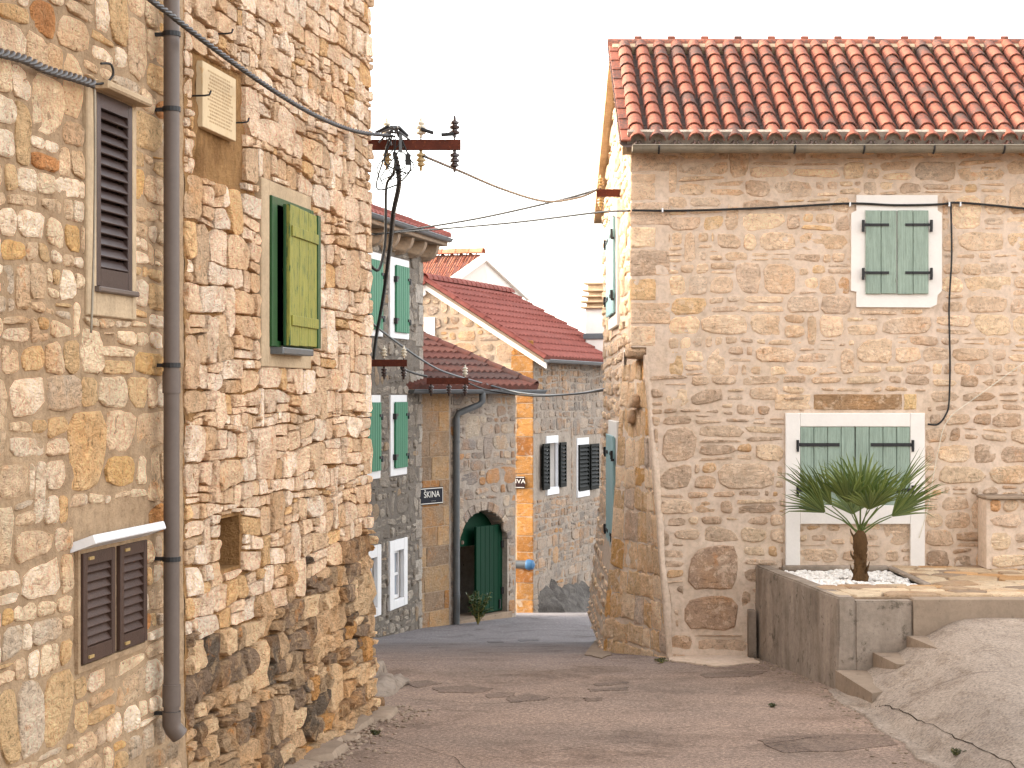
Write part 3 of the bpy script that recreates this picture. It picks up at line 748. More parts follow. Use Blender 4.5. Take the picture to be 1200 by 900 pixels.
# downpipe
Lo = Wall(Lw.P(0, 0, .10).x, Lw.P(0, 0, .10).y, Lw.O.z, (Lw.U.x, Lw.U.y), (Lw.N.x, Lw.N.y))
pc = Lo.pix(201, 450)[0]; zb = Lo.pix(201, 838)[1]
m = MB(); m.tube([Lw.P(pc, zb, 0.10), Lw.P(pc, LH + .05, 0.10)], 0.044, 16); pipe = m.build('downpipe', M['pipe'], left, True)
m = MB(); m.tube([Lw.P(pc, zb + 0.02, 0.10), Lw.P(pc, zb - 0.05, 0.10), Lw.P(pc + .010, zb - 0.075, 0.108), Lw.P(pc + .03, zb - 0.115, 0.135)], 0.051, 16); m.build('pipe_elbow', M['pipe'], pipe, True)
for py in (40, 128, 428, 655, 836):
    vb = Lo.pix(201, py)[1]; m = MB(); m.tube([Lw.P(pc, vb - .013, 0.10), Lw.P(pc, vb + .013, 0.10)], 0.050, 16); m.wbox(Lw, pc - .01, pc + .01, vb - .01, vb + .01, -0.04, 0.06); m.wbox(Lw, pc + .04, pc + .075, vb - .012, vb + .012, 0.08, 0.11); m.build('pipe_bracket', M['iron'], pipe)
for py in (448, 815):
    vb = Lo.pix(201, py)[1]; m = MB(); m.tube([Lw.P(pc, vb - .06, 0.10), Lw.P(pc, vb + .06, 0.10)], 0.050, 16); m.build('pipe_socket', M['pipe'], pipe, True)
# iron hooks in the wall
for (px, py) in ((236, 116), (281, 147), (262, 44)):
    u, v = Lw.pix(px, py); m = MB(); m.tube([Lw.P(u - .12, v, -0.05), Lw.P(u - .12, v, 0.06), Lw.P(u - .11, v + .006, 0.085), Lw.P(u - .10, v + .03, 0.09)], 0.006, 6); m.build('iron_hook', M['iron'], left)
# marble plaque
pq = MB(); pq.wbox(Lw, pl_r[0], pl_r[1], pl_r[2], pl_r[3], -0.03, 0.014, 0.003)
plq = tag(pq.build('wall_plaque', M['plaque']), 'pale inscribed stone plaque fixed on the rough wall near the twisted cable', 'plaque')
m = MB(); rows = 15; hh = pl_r[3] - pl_r[2]; ww = pl_r[1] - pl_r[0]
for k in range(rows):
    v = pl_r[2] + hh * (0.12 + 0.76 * k / (rows - 1)); u = pl_r[0] + ww * R.uniform(.12, .22); end = pl_r[1] - ww * R.uniform(.1, .24)
    while u < end:
        l = R.uniform(.012, .04); m.wbox(Lw, u, min(u + l, end), v, v + .010, 0.0135, 0.0148); u += l + R.uniform(.008, .016)
m.build('inscription', M['engrave'], plq)

# kerb stones along its foot
kerb = None; kv = []
u = Lw.pix(255, 450)[0]; kerb = empty('kerb', Lw.P(u, 0.2, .1), None); kerb['kind'] = 'structure'
kg = random.Random(4)
while u < LU - 0.05:
    l = kg.uniform(0.25, 0.7); wdt = kg.uniform(0.10, 0.2)
    p = Lw.P(u + l / 2, 0, 0.1); base = gz(p.x, p.y) - Lw.O.z
    poly = [(u, -.12), (u + l, -.12), (u + l - .01, .06 + wdt), (u + .01, .06 + wdt + kg.uniform(-.04, .04))]
    top = Wall(0, 0, 0, (1, 0), (0, 1)); top.O = Lw.O + Vector((0, 0, base)); top.U = Lw.U; top.V = Lw.N; top.N = Vector((0, 0, 1))
    v, f = stone_geo(top, poly, kg, kg.uniform(.02, .05), .02, 12, -0.06, 0.03, 0.02, 0.06, cut=.12, it=1, fine=True)
    obj('kerb_stone', v, f, M['concrete'], kerb, True); u += l + .01
del kerb['kind']; tag(kerb, 'pale broken kerb stones along the foot of the tall house', None, None, 'structure')

# ------------------------------------------------------------------ RIGHT HOUSE
Rw = Wall(1.27, 20.0, -3.05, (1, -0.01), (-0.01, -1))
RH = 5.70; RL = 8.5
GB = 26.0                                       # depth of its back corner
Rg = Wall(1.27, 20.0, -3.05, (0, 1), (-1, 0))   # gable side towards the street
right = empty('stone_house', (4, 22, -2.9), 'beige stone house with terracotta tile roof and sage green shutters', 'house')
ruw = Rw.rect(1013, 247, 1087, 345); rus = Rw.rect(997, 229, 1103, 361)
rlo = Rw.rect(920, 484, 1083, 662); rls = Rw.rect(937, 500, 1066, 592); rli = Rw.rect(937, 614, 1066, 662)
lint = Rw.rect(945, 460, 1085, 482)
# cut-off corner at street level: profile across the corner at height v
def cham(v):
    z = v + Rw.O.z
    if z > 0.50: return 0.0
    t = min(1.0, (0.50 - z) / 3.3)
    return 0.15 + 0.26 * t
cu_pts = [(0.15, 0.50 - Rw.O.z), (0.41, 0.50 - 3.3 - Rw.O.z)]
(cu0, cv0), (cu1, cv1) = cu_pts; A_ = cv0 - cv1; B_ = cu1 - cu0     # keep u >= line
Lc = math.hypot(A_, B_); pln = (-A_ / Lc, -B_ / Lc, -(A_ * cu0 + B_ * cv0) / Lc)
vtop = cv0
skin('mortar_wall', Rw, 0.0, RL, vtop, RH, 0.06, M['mo_right'], right, [ruw], 0.006, 5.0, 0.006, fine=0.5)
skin('mortar_wall_foot', Rw, 0.1, RL, 0.0, vtop, 0.06, M['mo_right'], right, [rls, ], 0.007, 5.0, 0.006, planes=[pln], fine=0.5, lean=lambda a, b: 0.10 * max(0, 1 - b / 0.9) ** 2)
palR = [(C(228, 198, 166), 4), (C(220, 190, 160), 4), (C(210, 182, 156), 3), (C(236, 206, 170), 3), (C(208, 184, 160), 1.5), (C(226, 190, 146), 0.7), (C(210, 164, 122), 0.1)]
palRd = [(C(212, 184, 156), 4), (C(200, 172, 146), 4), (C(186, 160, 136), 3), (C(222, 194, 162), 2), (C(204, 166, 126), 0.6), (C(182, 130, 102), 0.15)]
rr = random.Random(21)
SR = Stones(right, M['st_right'], 300)
blk = Rw.rect(1157, 583, 1290, 664)
nos = [rus, rlo, lint]
nobig = [Rw.rect(803, 636, 868, 692), Rw.rect(797, 696, 868, 742)]
def rput(poly, lo, pr=(0.008, 0.022), np_=13, jit=0.06, cut=0.16, tint=None, it=1):
    cb_ = sum(p[1] for p in poly) / len(poly)
    g = stone_geo(Rw, poly, rr, rr.uniform(*pr) + 0.10 * max(0, 1 - cb_ / 0.9) ** 2, 0.010, np_, -0.03, jit, 0.014, 0.03, cut=cut, it=it, fine=1)
    SR.put(Rw, poly, g, tint or pick(palRd if lo else palR, rr))
# dressed corner stones at the top
v = vtop; k = 0
while v < RH - 0.2:
    h = rr.uniform(0.22, 0.34); l = 0.42 if k % 2 else 0.26
    h = min(h, RH - 0.06 - v)
    rput([(-0.012, v + .012), (l, v + .012), (l, v + h - .012), (-0.012, v + h - .012)], False, (0.012, 0.016), 12, 0.03, 0.06, None, 0); v += h; k += 1
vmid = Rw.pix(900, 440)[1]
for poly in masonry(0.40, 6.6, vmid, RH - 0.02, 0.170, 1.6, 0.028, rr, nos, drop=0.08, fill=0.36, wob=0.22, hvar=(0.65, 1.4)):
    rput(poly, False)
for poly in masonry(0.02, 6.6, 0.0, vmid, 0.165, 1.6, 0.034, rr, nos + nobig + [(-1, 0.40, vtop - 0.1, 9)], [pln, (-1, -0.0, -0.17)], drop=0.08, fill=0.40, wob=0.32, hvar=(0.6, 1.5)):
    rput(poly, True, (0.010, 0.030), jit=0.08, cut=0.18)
bigs = [[P2 for P2 in (Rw.pix(806, 690), Rw.pix(864, 690), Rw.pix(866, 644), Rw.pix(852, 638), Rw.pix(822, 640), Rw.pix(808, 655))], [P2 for P2 in (Rw.pix(800, 735), Rw.pix(862, 740), Rw.pix(866, 702), Rw.pix(850, 697), Rw.pix(806, 700))]]
for q_, tn in zip(bigs, (C(176, 146, 122), C(182, 150, 124))): rput(q_, True, (0.03, 0.035), 14, 0.06, 0.16, tn)
for poly in masonry(rli[0], rli[1], rli[2], rli[3], 0.13, 1.8, 0.045, rr): rput(poly, True)
# long lintel stones over the lower window
lx = [Rw.pix(x, 470)[0] for x in (907, 952, 1058, 1075, 1090)]
lv0, lv1 = Rw.pix(1000, 480)[1], Rw.pix(1000, 462)[1]
for i, tn in ((0, C(230, 200, 166)), (1, C(168, 134, 100)), (2, C(224, 190, 140))):
    rput([(lx[i] + .01, lv0), (lx[i + 1] - .01, lv0), (lx[i + 1] - .01, lv1), (lx[i] + .01, lv1)], False, (0.016, 0.020), 14, 0.03, 0.08, tn, 0)
SR.done()
# gable side
gth = math.tan(math.radians(31.5)); rid = 2.45
def gtop(u): return RH + (u + 0.0) * gth if u < rid else RH + rid * gth - (u - rid) * gth * 0.60
pl1 = (-gth / math.hypot(gth, 1), 1 / math.hypot(gth, 1), RH / math.hypot(gth, 1))
g2 = gth * 0.60; pl2 = (g2 / math.hypot(g2, 1), 1 / math.hypot(g2, 1), (RH + rid * gth + rid * g2) / math.hypot(g2, 1))
GLn = GB - 20.0
skin('gable_mortar', Rg, 0.0, GLn, vtop, RH + 1.6, 0.08, M['mo_right'], right, (), 0.012, 5, 0.0, planes=[pl1, pl2])
skin('gable_mortar_foot', Rg, 1.25, GLn, 0.0, vtop, 0.08, M['mo_right'], right, (), 0.012, 5, 0.0, lean=lambda a, b: 0.22 * max(0, 1 - b / 2.6) ** 1.5)
SG = Stones(right, M['st_right'], 0, 'gable_stone')
g_u = (2.15, 3.75)
gsu = Rg.pix(714, 268)[1]; 
guv = (Rg.pix(715, 375)[1], Rg.pix(715, 270)[1]); glv = (Rg.pix(713, 632)[1], Rg.pix(713, 506)[1])
for poly in masonry(0.03, GLn, 0.0, RH + 1.6, 0.17, 1.7, 0.05, rr, [(g_u[0] - .2, g_u[1] + .2, guv[0] - .2, guv[1] + .2), (g_u[0] - .2, g_u[1] + .2, glv[0] - .2, glv[1] + .2), (-1, 1.4, -1, vtop)], [pl1, pl2]):
    cv = sum(p[1] for p in poly) / len(poly)
    le = 0.22 * max(0, 1 - cv / 2.6) ** 1.5 if cv < vtop else 0
    SG.put(Rg, poly, stone_geo(Rg, poly, rr, rr.uniform(.012, .03) + le, .016, 9, -.03, .06, .016, .05), pick(palR, rr))
SG.done()
# the cut-off corner: one dressed sloping face from the front wall round to the gable
tl = Vector((1.27, 21.35, 0.42)); tr = Vector((1.42, 20.0, 0.42)); bl = Vector((1.03, 21.30, -3.0)); br = Vector((1.68, 19.93, -3.0))
def chp(s, t, n=0.0):
    p = tl.lerp(tr, s).lerp(bl.lerp(br, s), t)
    nn = ((tr - tl).cross(bl - tl)).normalized(); nn = nn if nn.y < 0 else -nn
    return p + nn * (n - 0.10 * math.sin(math.pi * s) * (1 - t) ** 0.7)
V = []; Fc = []
NS, NT = 16, 44
for j in range(NT + 1):
    for i in range(NS + 1):
        V.append(chp(i / NS, j / NT, 0.014 * noise.noise((i * .7, j * .7, 2))))
for j in range(NT):
    for i in range(NS): Fc.append((j * (NS + 1) + i, j * (NS + 1) + i + 1, (j + 1) * (NS + 1) + i + 1, (j + 1) * (NS + 1) + i))
obj('corner_mortar', V, Fc, M['mo_right'], right, True, angle=None)
palC = [(C(218, 184, 146), 4), (C(204, 170, 130), 4), (C(226, 196, 162), 3), (C(206, 158, 100), 1.3), (C(192, 170, 150), 1.5)]
class Ch:
    V = Vector((0, 0, 1))
    def P(s, u, v, n=0): return chp(u, v, n)
chw = Ch()
vq = 0.015
while vq < 0.985:
    hq = min(rr.uniform(0.050, 0.105), 1.0 - vq); uq = -rr.uniform(0, 0.1)
    while uq < 0.98:
        wq = rr.uniform(0.11, 0.26); a0, a1 = max(0.0, uq), min(1.0, uq + wq); uq += wq
        if a1 - a0 < 0.03: continue
        o1, o2 = rr.uniform(-.008, .008), rr.uniform(-.008, .008)
        poly = [(a0 + .006, vq + .003 + o1), (a1 - .006, vq + .003 + o2), (a1 - .006 + o1, vq + hq - .003 + o2), (a0 + .006 + o2, vq + hq - .003 + o1)]
        v, f = stone_geo(chw, poly, rr, rr.uniform(.006, .016), .014, 12, -.03, .05, .006, .0, it=0, fine=1)
        obj('corner_stone', v, f, M['st_right'], right, True, [pick(palC, rr)] * len(v), angle=24)
    vq += hq
bandv = []; bandf = []
for k in range(31):
    t_ = k / 30; e_ = tr.lerp(br, t_); w0 = .022 + .012 * noise.noise((t_ * 9, 0, 0)); w1 = .022 + .03 * noise.noise((t_ * 7, 4, 0)); pr_ = .010 + .012 * noise.noise((t_ * 12, 8, 0))
    bandv += [e_ + Vector((-w0, .03, 0)), e_ + Vector((-w0 * .5, -pr_ * 1.2, 0)), e_ + Vector((w1 * .6, -pr_ - .008, 0)), e_ + Vector((w1 + .03, .015, 0))]
for k in range(30):
    for q_ in range(3): bandf.append((k * 4 + q_, k * 4 + q_ + 1, k * 4 + q_ + 5, k * 4 + q_ + 4))
obj('corner_joint', bandv, bandf, M['mo_right'], right, True, angle=None)
# overhanging stones where the cut begins
for (p, sx, sy, sz) in ((Vector((1.39, 20.24, 0.47)), .16, .24, .09), (Vector((1.37, 20.75, 0.47)), .13, .22, .08), (pt(744, 470, 20.82), .06, .13, .075), (pt(740, 488, 20.95), .05, .11, .08)):
    v = []; f = []; nA, nB = 10, 6
    for j in range(nB + 1):
        for i in range(nA):
            th = 2 * math.pi * i / nA; ph = math.pi * j / nB
            q = Vector((math.cos(th) * math.sin(ph), math.sin(th) * math.sin(ph), math.cos(ph)))
            q = Vector([math.copysign(abs(c) ** 0.55, c) for c in q]); q *= 1 + .10 * noise.noise(q * 2 + p * 3)
            v.append(p + Vector((q.x * sx, q.y * sy, q.z * sz)))
    for j in range(nB):
        for i in range(nA): f.append((j * nA + i, j * nA + (i + 1) % nA, (j + 1) * nA + (i + 1) % nA, (j + 1) * nA + i))
    obj('corner_stone', v, f, M['st_right'], right, True, [C(200, 168, 136)] * len(v), angle=60)
# house body behind
m = MB(); m.box((1.37 + 4.15, 23.2, 0), Vector((1, 0, 0)), Vector((0, 1, 0)), Vector((0, 0, 1)), 3.9, 2.75, 2.58); m.build('house_core', M['mo_right'], right)
# upper window
m = MB(); P_ = lambda x, y: Rw.pix(x, y)
poly = [P_(1003, 229), P_(1098, 229), P_(1098, 247), P_(1103, 250), P_(1103, 341), P_(1098, 346), P_(1097, 357), P_(1090, 360.5), P_(1003, 360), P_(1003, 342), P_(997, 341), P_(997, 250), P_(1003, 247)]
m.prism(Rw, poly, -0.05, 0.034); m.build('window_surround', M['plaster_white'], right)
def strap(w, u_in, u_out, v, n, mat, parent, hw=0.014):
    m = MB(); m.wbox(w, min(u_in, u_out), max(u_in, u_out), v - hw, v + hw, n, n + 0.008)
    m.tube([w.P(u_out, v - 0.05, n + 0.012), w.P(u_out, v + 0.05, n + 0.012)], 0.016, 8); m.wbox(w, u_out - .012, u_out + .012, v - .075, v - .045, n - .02, n + .02)
    for k in (0.25, 0.7):
        c = u_out + (u_in - u_out) * k; m.lathe(w.P(c, v, n + .008), [(0.009, 0), (0.006, 0.006)], 6, w.N)
    return m.build('hinge', mat, parent)
def plank_shutter(w, u0, u1, v0, v1, n0, planks, mat, parent, outer, straps, reach=0.75, hw=0.014):
    m = MB(); m.wbox(w, u0 + .01, u1 - .01, v0 + .02, v1 - .02, n0, n0 + 0.012)
    sh = m.build('shutter', mat, parent); x = np.linspace(u0, u1, planks + 1)
    for i in range(planks):
        d = R.uniform(0, .006); m = MB(); m.wbox(w, x[i] + .003, x[i + 1] - .003, v0 + d, v1 - d * .5, n0 + .012, n0 + 0.032 + R.uniform(0, .003), 0.005); m.build('plank', mat, sh)
    for vb in straps:
        if outer < 0: strap(w, u0 + (u1 - u0) * reach, u0 - 0.025, vb, n0 + .036, M['iron'], sh, hw)
        else: strap(w, u1 - (u1 - u0) * reach, u1 + 0.025, vb, n0 + .036, M['iron'], sh, hw)
    return sh
um = (ruw[0] + ruw[1]) / 2; sv = [Rw.pix(1050, 264)[1], Rw.pix(1050, 320)[1]]
plank_shutter(Rw, ruw[0], um - .003, ruw[2], ruw[3], 0.028, 2, M['sage'], right, -1, sv)
plank_shutter(Rw, um + .003, ruw[1], ruw[2], ruw[3], 0.028, 2, M['sage'], right, 1, sv)
# lower window
a, b = rlo, rls; m = MB()
m.wbox(Rw, a[0], b[0], a[2] - .2, a[3], -0.05, 0.042, 0.006); m.wbox(Rw, b[1], a[1], a[2] - .2, a[3], -0.05, 0.042, 0.006)
m.wbox(Rw, b[0] + .001, b[1] - .001, b[3], a[3], -0.05, 0.040, 0.006); m.wbox(Rw, b[0] + .001, b[1] - .001, rli[3], b[2], -0.05, 0.040, 0.006)
m.build('window_surround', M['plaster_white'], right)
um = (rls[0] + rls[1]) / 2; sv = [Rw.pix(1000, 521)[1], Rw.pix(1000, 574)[1]]
plank_shutter(Rw, rls[0], um - .003, rls[2], rls[3], 0.0, 4, M['sage'], right, -1, sv, 0.72, 0.018)
plank_shutter(Rw, um + .003, rls[1], rls[2], rls[3], 0.0, 4, M['sage'], right, 1, sv, 0.72, 0.018)
# gable windows
for vv_ in (guv, glv):
    m = MB(); m.wbox(Rg, g_u[0] - .15, g_u[1] + .15, vv_[0] - .15, vv_[1] + .17, -.05, 0.045, 0.006); m.build('window_surround', M['plaster_white'], right)
    le = 0.0
    mid = (g_u[0] + g_u[1]) / 2; sv = [vv_[0] + .22, vv_[1] - .22]
    plank_shutter(Rg, g_u[0], mid - .003, vv_[0], vv_[1], 0.05, 3, M['pale_blue'], right, -1, sv, .7, .02)
    plank_shutter(Rg, mid + .003, g_u[1], vv_[0], vv_[1], 0.05, 3, M['pale_blue'], right, 1, sv, .7, .02)

# --- tiles
def coppo(name, mat, L=0.42, r0=0.088, r1=0.070, th=0.013, n=6, up=True):
    v = []; f = []
    for (y, r) in ((0.0, r0), (L, r1)):
        for q in (r, r - th):
            for k in range(n + 1):
                t = math.pi * k / n
                v.append((-math.cos(t) * q, y, (math.sin(t) * q) if up else -(math.sin(t) * q * 0.6)))
    m_ = n + 1
    for k in range(n):
        f.append((k, k + 1, 2 * m_ + k + 1, 2 * m_ + k)); f.append((m_ + k + 1, m_ + k, 3 * m_ + k, 3 * m_ + k + 1))
        f.append((k + 1, k, m_ + k, m_ + k + 1)); f.append((2 * m_ + k, 2 * m_ + k + 1, 3 * m_ + k + 1, 3 * m_ + k))
    f.append((0, 2 * m_, 3 * m_, m_)); f.append((n, m_ + n, 3 * m_ + n, 2 * m_ + n))
    return mesh(name, v, f, mat, True)
def place(name, me, M4, parent):
    o = bpy.data.objects.new(name, me); COL.objects.link(o); o.parent = parent
    o.matrix_basis = Matrix.Translation(-WLOC[parent]) @ M4
    return o
def frame(o, x, y):
    x = Vector(x).normalized(); y = Vector(y).normalized(); z = x.cross(y).normalized(); y = z.cross(x)
    return Matrix(((x.x, y.x, z.x, o.x), (x.y, y.y, z.y, o.y), (x.z, y.z, z.z, o.z), (0, 0, 0, 1)))
ey, ez = 19.72, RH + Rw.O.z - 0.02          # eave line of the tiles
ry, rz = 22.25, 4.10
sl = Vector((0, ry - ey, rz - ez)); SLn = sl.length; sld = sl.normalized(); nrm = Vector((1, 0, 0)).cross(sld).normalized()
x0 = (730 - CX) / F * ey; pitch = 0.2055
roof_m = MB()
xr = 9.9
def rp(x, s, n): return Vector((x, ey, ez)) + sld * s + nrm * n
fy, fz = GB + 0.35, rz - (GB + 0.35 - ry) * g2
bk = [Vector((x0 + .02, ry, rz)), Vector((xr, ry, rz)), Vector((xr, fy, fz)), Vector((x0 + .02, fy, fz))]
def slab(m, q, th):
    n = ((q[1] - q[0]).cross(q[3] - q[0])).normalized(); n = n if n.z > 0 else -n
    v = [p for p in q] + [p - n * th for p in q]
    m.add(v, [(0, 1, 2, 3), (7, 6, 5, 4)] + [(i, (i + 1) % 4, 4 + (i + 1) % 4, 4 + i) for i in range(4)])
slab(roof_m, [rp(x0 + .04, 0.05, -.05), rp(xr, 0.05, -.05), rp(xr, SLn, -.05), rp(x0 + .04, SLn, -.05)], 0.06)
roof = roof_m.build('roof', M['concrete'], right)
b2 = MB(); slab(b2, bk, 0.05); b2.build('rear_slope', M['tile_red'], roof)
cov = coppo('tile', M['tile']); pan = coppo('pan_tile', M['pan'], 0.42, 0.092, 0.084, up=False)
rows = 10; ex = (SLn - 0.10) / (rows - 0.6); ncol = 24
rest = MB(); npan = 0
for c in range(ncol):
    for r_ in range(rows):
        s = -0.02 + r_ * ex; L = 0.42 if r_ < rows - 1 else 0.30
        x = x0 + 0.155 + c * pitch + R.uniform(-.006, .006)
        tilt = 0.035
        y_ax = (sld + nrm * -tilt + Vector((R.uniform(-.02, .02), 0, 0)))
        place('tile', cov, frame(rp(x, s + R.uniform(-.012, .012), 0.030 + 0.018), (1, 0, 0), y_ax) @ Matrix.Diagonal((1, (SLn - s) / .42 if s + .42 > SLn else 1, 1, 1)), roof)
        xp = x0 + 0.155 - pitch / 2 + c * pitch
        Mx = frame(rp(xp, s - .02, 0.030), (1, 0, 0), sld - nrm * .03)
        if npan < 60 and c < 8 and r_ < 8: place('pan_tile', pan, Mx, roof); npan += 1
        else: rest.add([Mx @ v.co for v in pan.vertices], [tuple(p.vertices) for p in pan.polygons])
rest.build('pan_tiles', M['pan'], roof, True, 'stuff')
rest2 = MB(); rest3 = MB()
for c in range(ncol, 43):                       # beyond the frame the field goes on
    for r_ in range(rows):
        s = -0.02 + r_ * ex; x = x0 + 0.155 + c * pitch
        Mx = frame(rp(x, s, 0.048), (1, 0, 0), sld - nrm * .035) @ Matrix.Diagonal((1, (SLn - s) / .42 if s + .42 > SLn else 1, 1, 1)); rest2.add([Mx @ v.co for v in cov.vertices], [tuple(p.vertices) for p in cov.polygons])
        Mx = frame(rp(x - pitch / 2, s - .02, 0.030), (1, 0, 0), sld - nrm * .03); rest3.add([Mx @ v.co for v in pan.vertices], [tuple(p.vertices) for p in pan.polygons])
rest2.build('cover_tiles', M['tile'], roof, True, 'stuff'); rest3.build('outer_pan_tiles', M['pan'], roof, True, 'stuff')
m = MB(); m.box(rp((x0 + xr) / 2, .07, .045), Vector((1, 0, 0)), sld, nrm, (xr - x0) / 2 - .05, .03, .075); m.build('eave_closure', M['mo_backs'], roof)
# first edge column of flat verge tiles and the ridge
for r_ in range(rows):
    s = -0.01 + r_ * ex; m = MB(); m.box(rp(x0 + .03, s + ex / 2, .035 + .01), Vector((1, 0, 0)), (sld - nrm * .05).normalized(), nrm, 0.05, ex / 2 + .03, 0.012, .004); m.build('verge_tile', M['tile'], roof)
m = MB(); m.box(Vector(((x0 + xr) / 2, ry - 0.06, rz - .02)), Vector((1, 0, 0)), sld, nrm, (xr - x0) / 2 - .02, .09, .06); m.build('ridge_mortar', M['plaster_cream'], roof)
rc = coppo('ridge_tile', M['tile'], 0.40, 0.100, 0.094, 0.012, 8)
clipm = MB(); clipm.box((0, 0.36, 0.102), Vector((1, 0, 0)), Vector((0, 1, 0)), Vector((0, 0, 1)), .018, .045, .026, .008); clipme = mesh('ridge_clip', clipm.v, clipm.f, M['tile'])
x = x0 - 0.03
while x < xr:
    fr = frame(Vector((x, ry + .02, rz + .02)), (0, -1, 0), (1, 0, 0)); t = place('ridge_tile', rc, fr, roof)
    place('ridge_clip', clipme, fr, roof)
    x += 0.395
# verge plaster and rear barge
m = MB(); slab(m, [Vector((x0 + .0, ey + .1, ez - .02)), Vector((x0 + .13, ey + .1, ez - .02)), Vector((x0 + .13, ry, rz - .02)), Vector((x0, ry, rz - .02))], .09); m.build('verge_plaster', M['plaster_cream'], roof)
m = MB(); slab(m, [Vector((x0 - .02, ry, rz - .055)), Vector((x0 + .13, ry, rz - .055)), Vector((x0 + .13, fy, fz - .055)), Vector((x0 - .02, fy, fz - .055))], .16); m.build('rear_verge', M['plaster_cream'], roof)
# gutter
def gutter(p0, p1, r, mat, parent, drop=Vector((0, 0, -1)), name='gutter', n=8):
    d = (p1 - p0).normalized(); side = d.cross(Vector((0, 0, 1))).normalized(); v = []; f = []
    for p in (p0, p1):
        for q in (r, r - .006):
            for k in range(n + 1):
                t = math.pi * k / n; v.append(p + side * math.cos(t) * q - Vector((0, 0, 1)) * math.sin(t) * q)
    m_ = n + 1
    for k in range(n):
        f += [(k, k + 1, 2 * m_ + k + 1, 2 * m_ + k), (m_ + k, m_ + k + 1, 3 * m_ + k + 1, 3 * m_ + k), (k, k + 1, m_ + k + 1, m_ + k), (2 * m_ + k, 2 * m_ + k + 1, 3 * m_ + k + 1, 3 * m_ + k)]
    f += [(0, m_, 3 * m_, 2 * m_), (n, m_ + n, 3 * m_ + n, 2 * m_ + n)]
    f.append(tuple(range(m_))); f.append(tuple(range(2 * m_, 3 * m_)))
    m = MB(); m.add(v, f)
    for s_ in (1, ): m.tube([p0 + side * r, p1 + side * r], .010, 6)
    return m.build(name, mat, parent, True)
gx0 = (741 - CX) / F * 19.6
gt = gutter(Vector((gx0, 19.62, ez - .035)), Vector((xr, 19.62, ez - .035)), .075, M['zinc'], right)
for px in (772, 931, 1012, 1094, 1176):
    x = (px - CX) / F * 19.6; m = MB(); m.tube([Vector((x, 19.62 - .077 * math.cos(t), ez - .035 - .077 * math.sin(t))) for t in np.linspace(0, math.pi / 2, 6)] , .011, 6); m.build('gutter_bracket', M['iron'], gt)

# ------------------------------------------------------------------ patio, planter, steps, ramp
PZ = -1.82
P0 = Vector((2.59, 20.0, PZ)); P1 = Vector((2.92, 16.85, PZ)); PXR = 9.0
patio_v = []
ed = (P1 - P0).normalized(); en = Vector((-ed.y, ed.x, 0)); en = en if en.x > 0 else -en
hole = (2.95, 3.95, 18.0, 19.7)
m = MB(); Z = Vector((0, 0, 1)); X = Vector((1, 0, 0)); Y = Vector((0, 1, 0))
def xybox(m, x0, x1, y0, y1, z0, z1, ch=0): return m.box(((x0 + x1) / 2, (y0 + y1) / 2, (z0 + z1) / 2), X, Y, Z, (x1 - x0) / 2, (y1 - y0) / 2, (z1 - z0) / 2, ch)
def quadbox(m, q, z0, z1):
    v = [Vector((x, y, z0)) for x, y in q] + [Vector((x, y, z1)) for x, y in q]
    m.add(v, [(3, 2, 1, 0), (4, 5, 6, 7)] + [(i, (i + 1) % 4, 4 + (i + 1) % 4, 4 + i) for i in range(4)])
xybox(m, hole[1], PXR, 17.0, 19.98, -3.2, PZ - .02); xybox(m, 3.06, hole[1], 17.0, hole[2], -3.2, PZ - .02); xybox(m, 2.84, hole[1], hole[3], 19.98, -3.2, PZ - .02)
xybox(m, 2.84, hole[1], hole[2], hole[3], -3.2, PZ - .10)
patio = tag(m.build('patio', M['grout']), 'raised patio of pale irregular flagstones before the beige house', None, None, 'structure')
top = Wall(0, 0, 0, (1, 0), (0, 1)); top.O = Vector((0, 0, PZ - .02)); top.U = X; top.V = Y; top.N = Z
palF = [(C(232, 206, 172), 4), (C(216, 186, 150), 3), (C(196, 166, 134), 2), (C(224, 178, 128), 1), (C(178, 154, 130), 1.5)]
rf = random.Random(5); SF = Stones(patio, M['flag'], 300, 'flagstone')
for poly in cells(2.86, 6.6, 17.02, 19.95, 0.26, 1.25, 0.022, rf, [(hole[0] - .25, hole[1] + .07, hole[2], 20.2)], [(-0.995, -0.104, -4.70)], drop=.1, fill=.1, wob=.3):
    g = stone_geo(top, poly, rf, rf.uniform(.016, .026), .003, 12, -.02, .03, .008, .01, cut=.1, it=1); SF.put(top, poly, g, pick(palF, rf))
SF.done()
# concrete retaining wall with rounded, stained coping
m = MB(); t = 0.16
q0, q1 = P0, P1
quadbox(m, [(q0.x, q0.y), (q1.x, q1.y), (q1.x + t, q1.y + .0), (q0.x + t, q0.y)], -3.3, PZ + .0)
quadbox(m, [(q1.x + t, q1.y), (3.60, q1.y + .01), (3.60, 17.0), (q1.x + t - .02, 17.0)], -3.3, PZ - .035)
bm = bmesh.new(); me_ = mesh('tmp', m.v, m.f, None); bm.from_mesh(me_)
bmesh.ops.bevel(bm, geom=[e for e in bm.edges], offset=.014, segments=2, affect='EDGES', clamp_overlap=True)
bmesh.ops.subdivide_edges(bm, edges=[e for e in bm.edges if e.calc_length() > .35], cuts=6, use_grid_fill=True)
bm.verts.ensure_lookup_table()
rv = [v.co + Vector((noise.noise(v.co * 5), noise.noise(v.co * 5 + Vector((9, 0, 0))), 0.6 * noise.noise(v.co * 6))) * .010 for v in bm.verts]
bm.verts.index_update(); rfc = [tuple(v.index for v in f.verts) for f in bm.faces]; bm.free(); bpy.data.meshes.remove(me_)
rw_ = tag(obj('retaining_wall', rv, rfc, M['concrete_old'], None, True, angle=35), 'stained grey concrete retaining wall around the palm planter', 'wall')
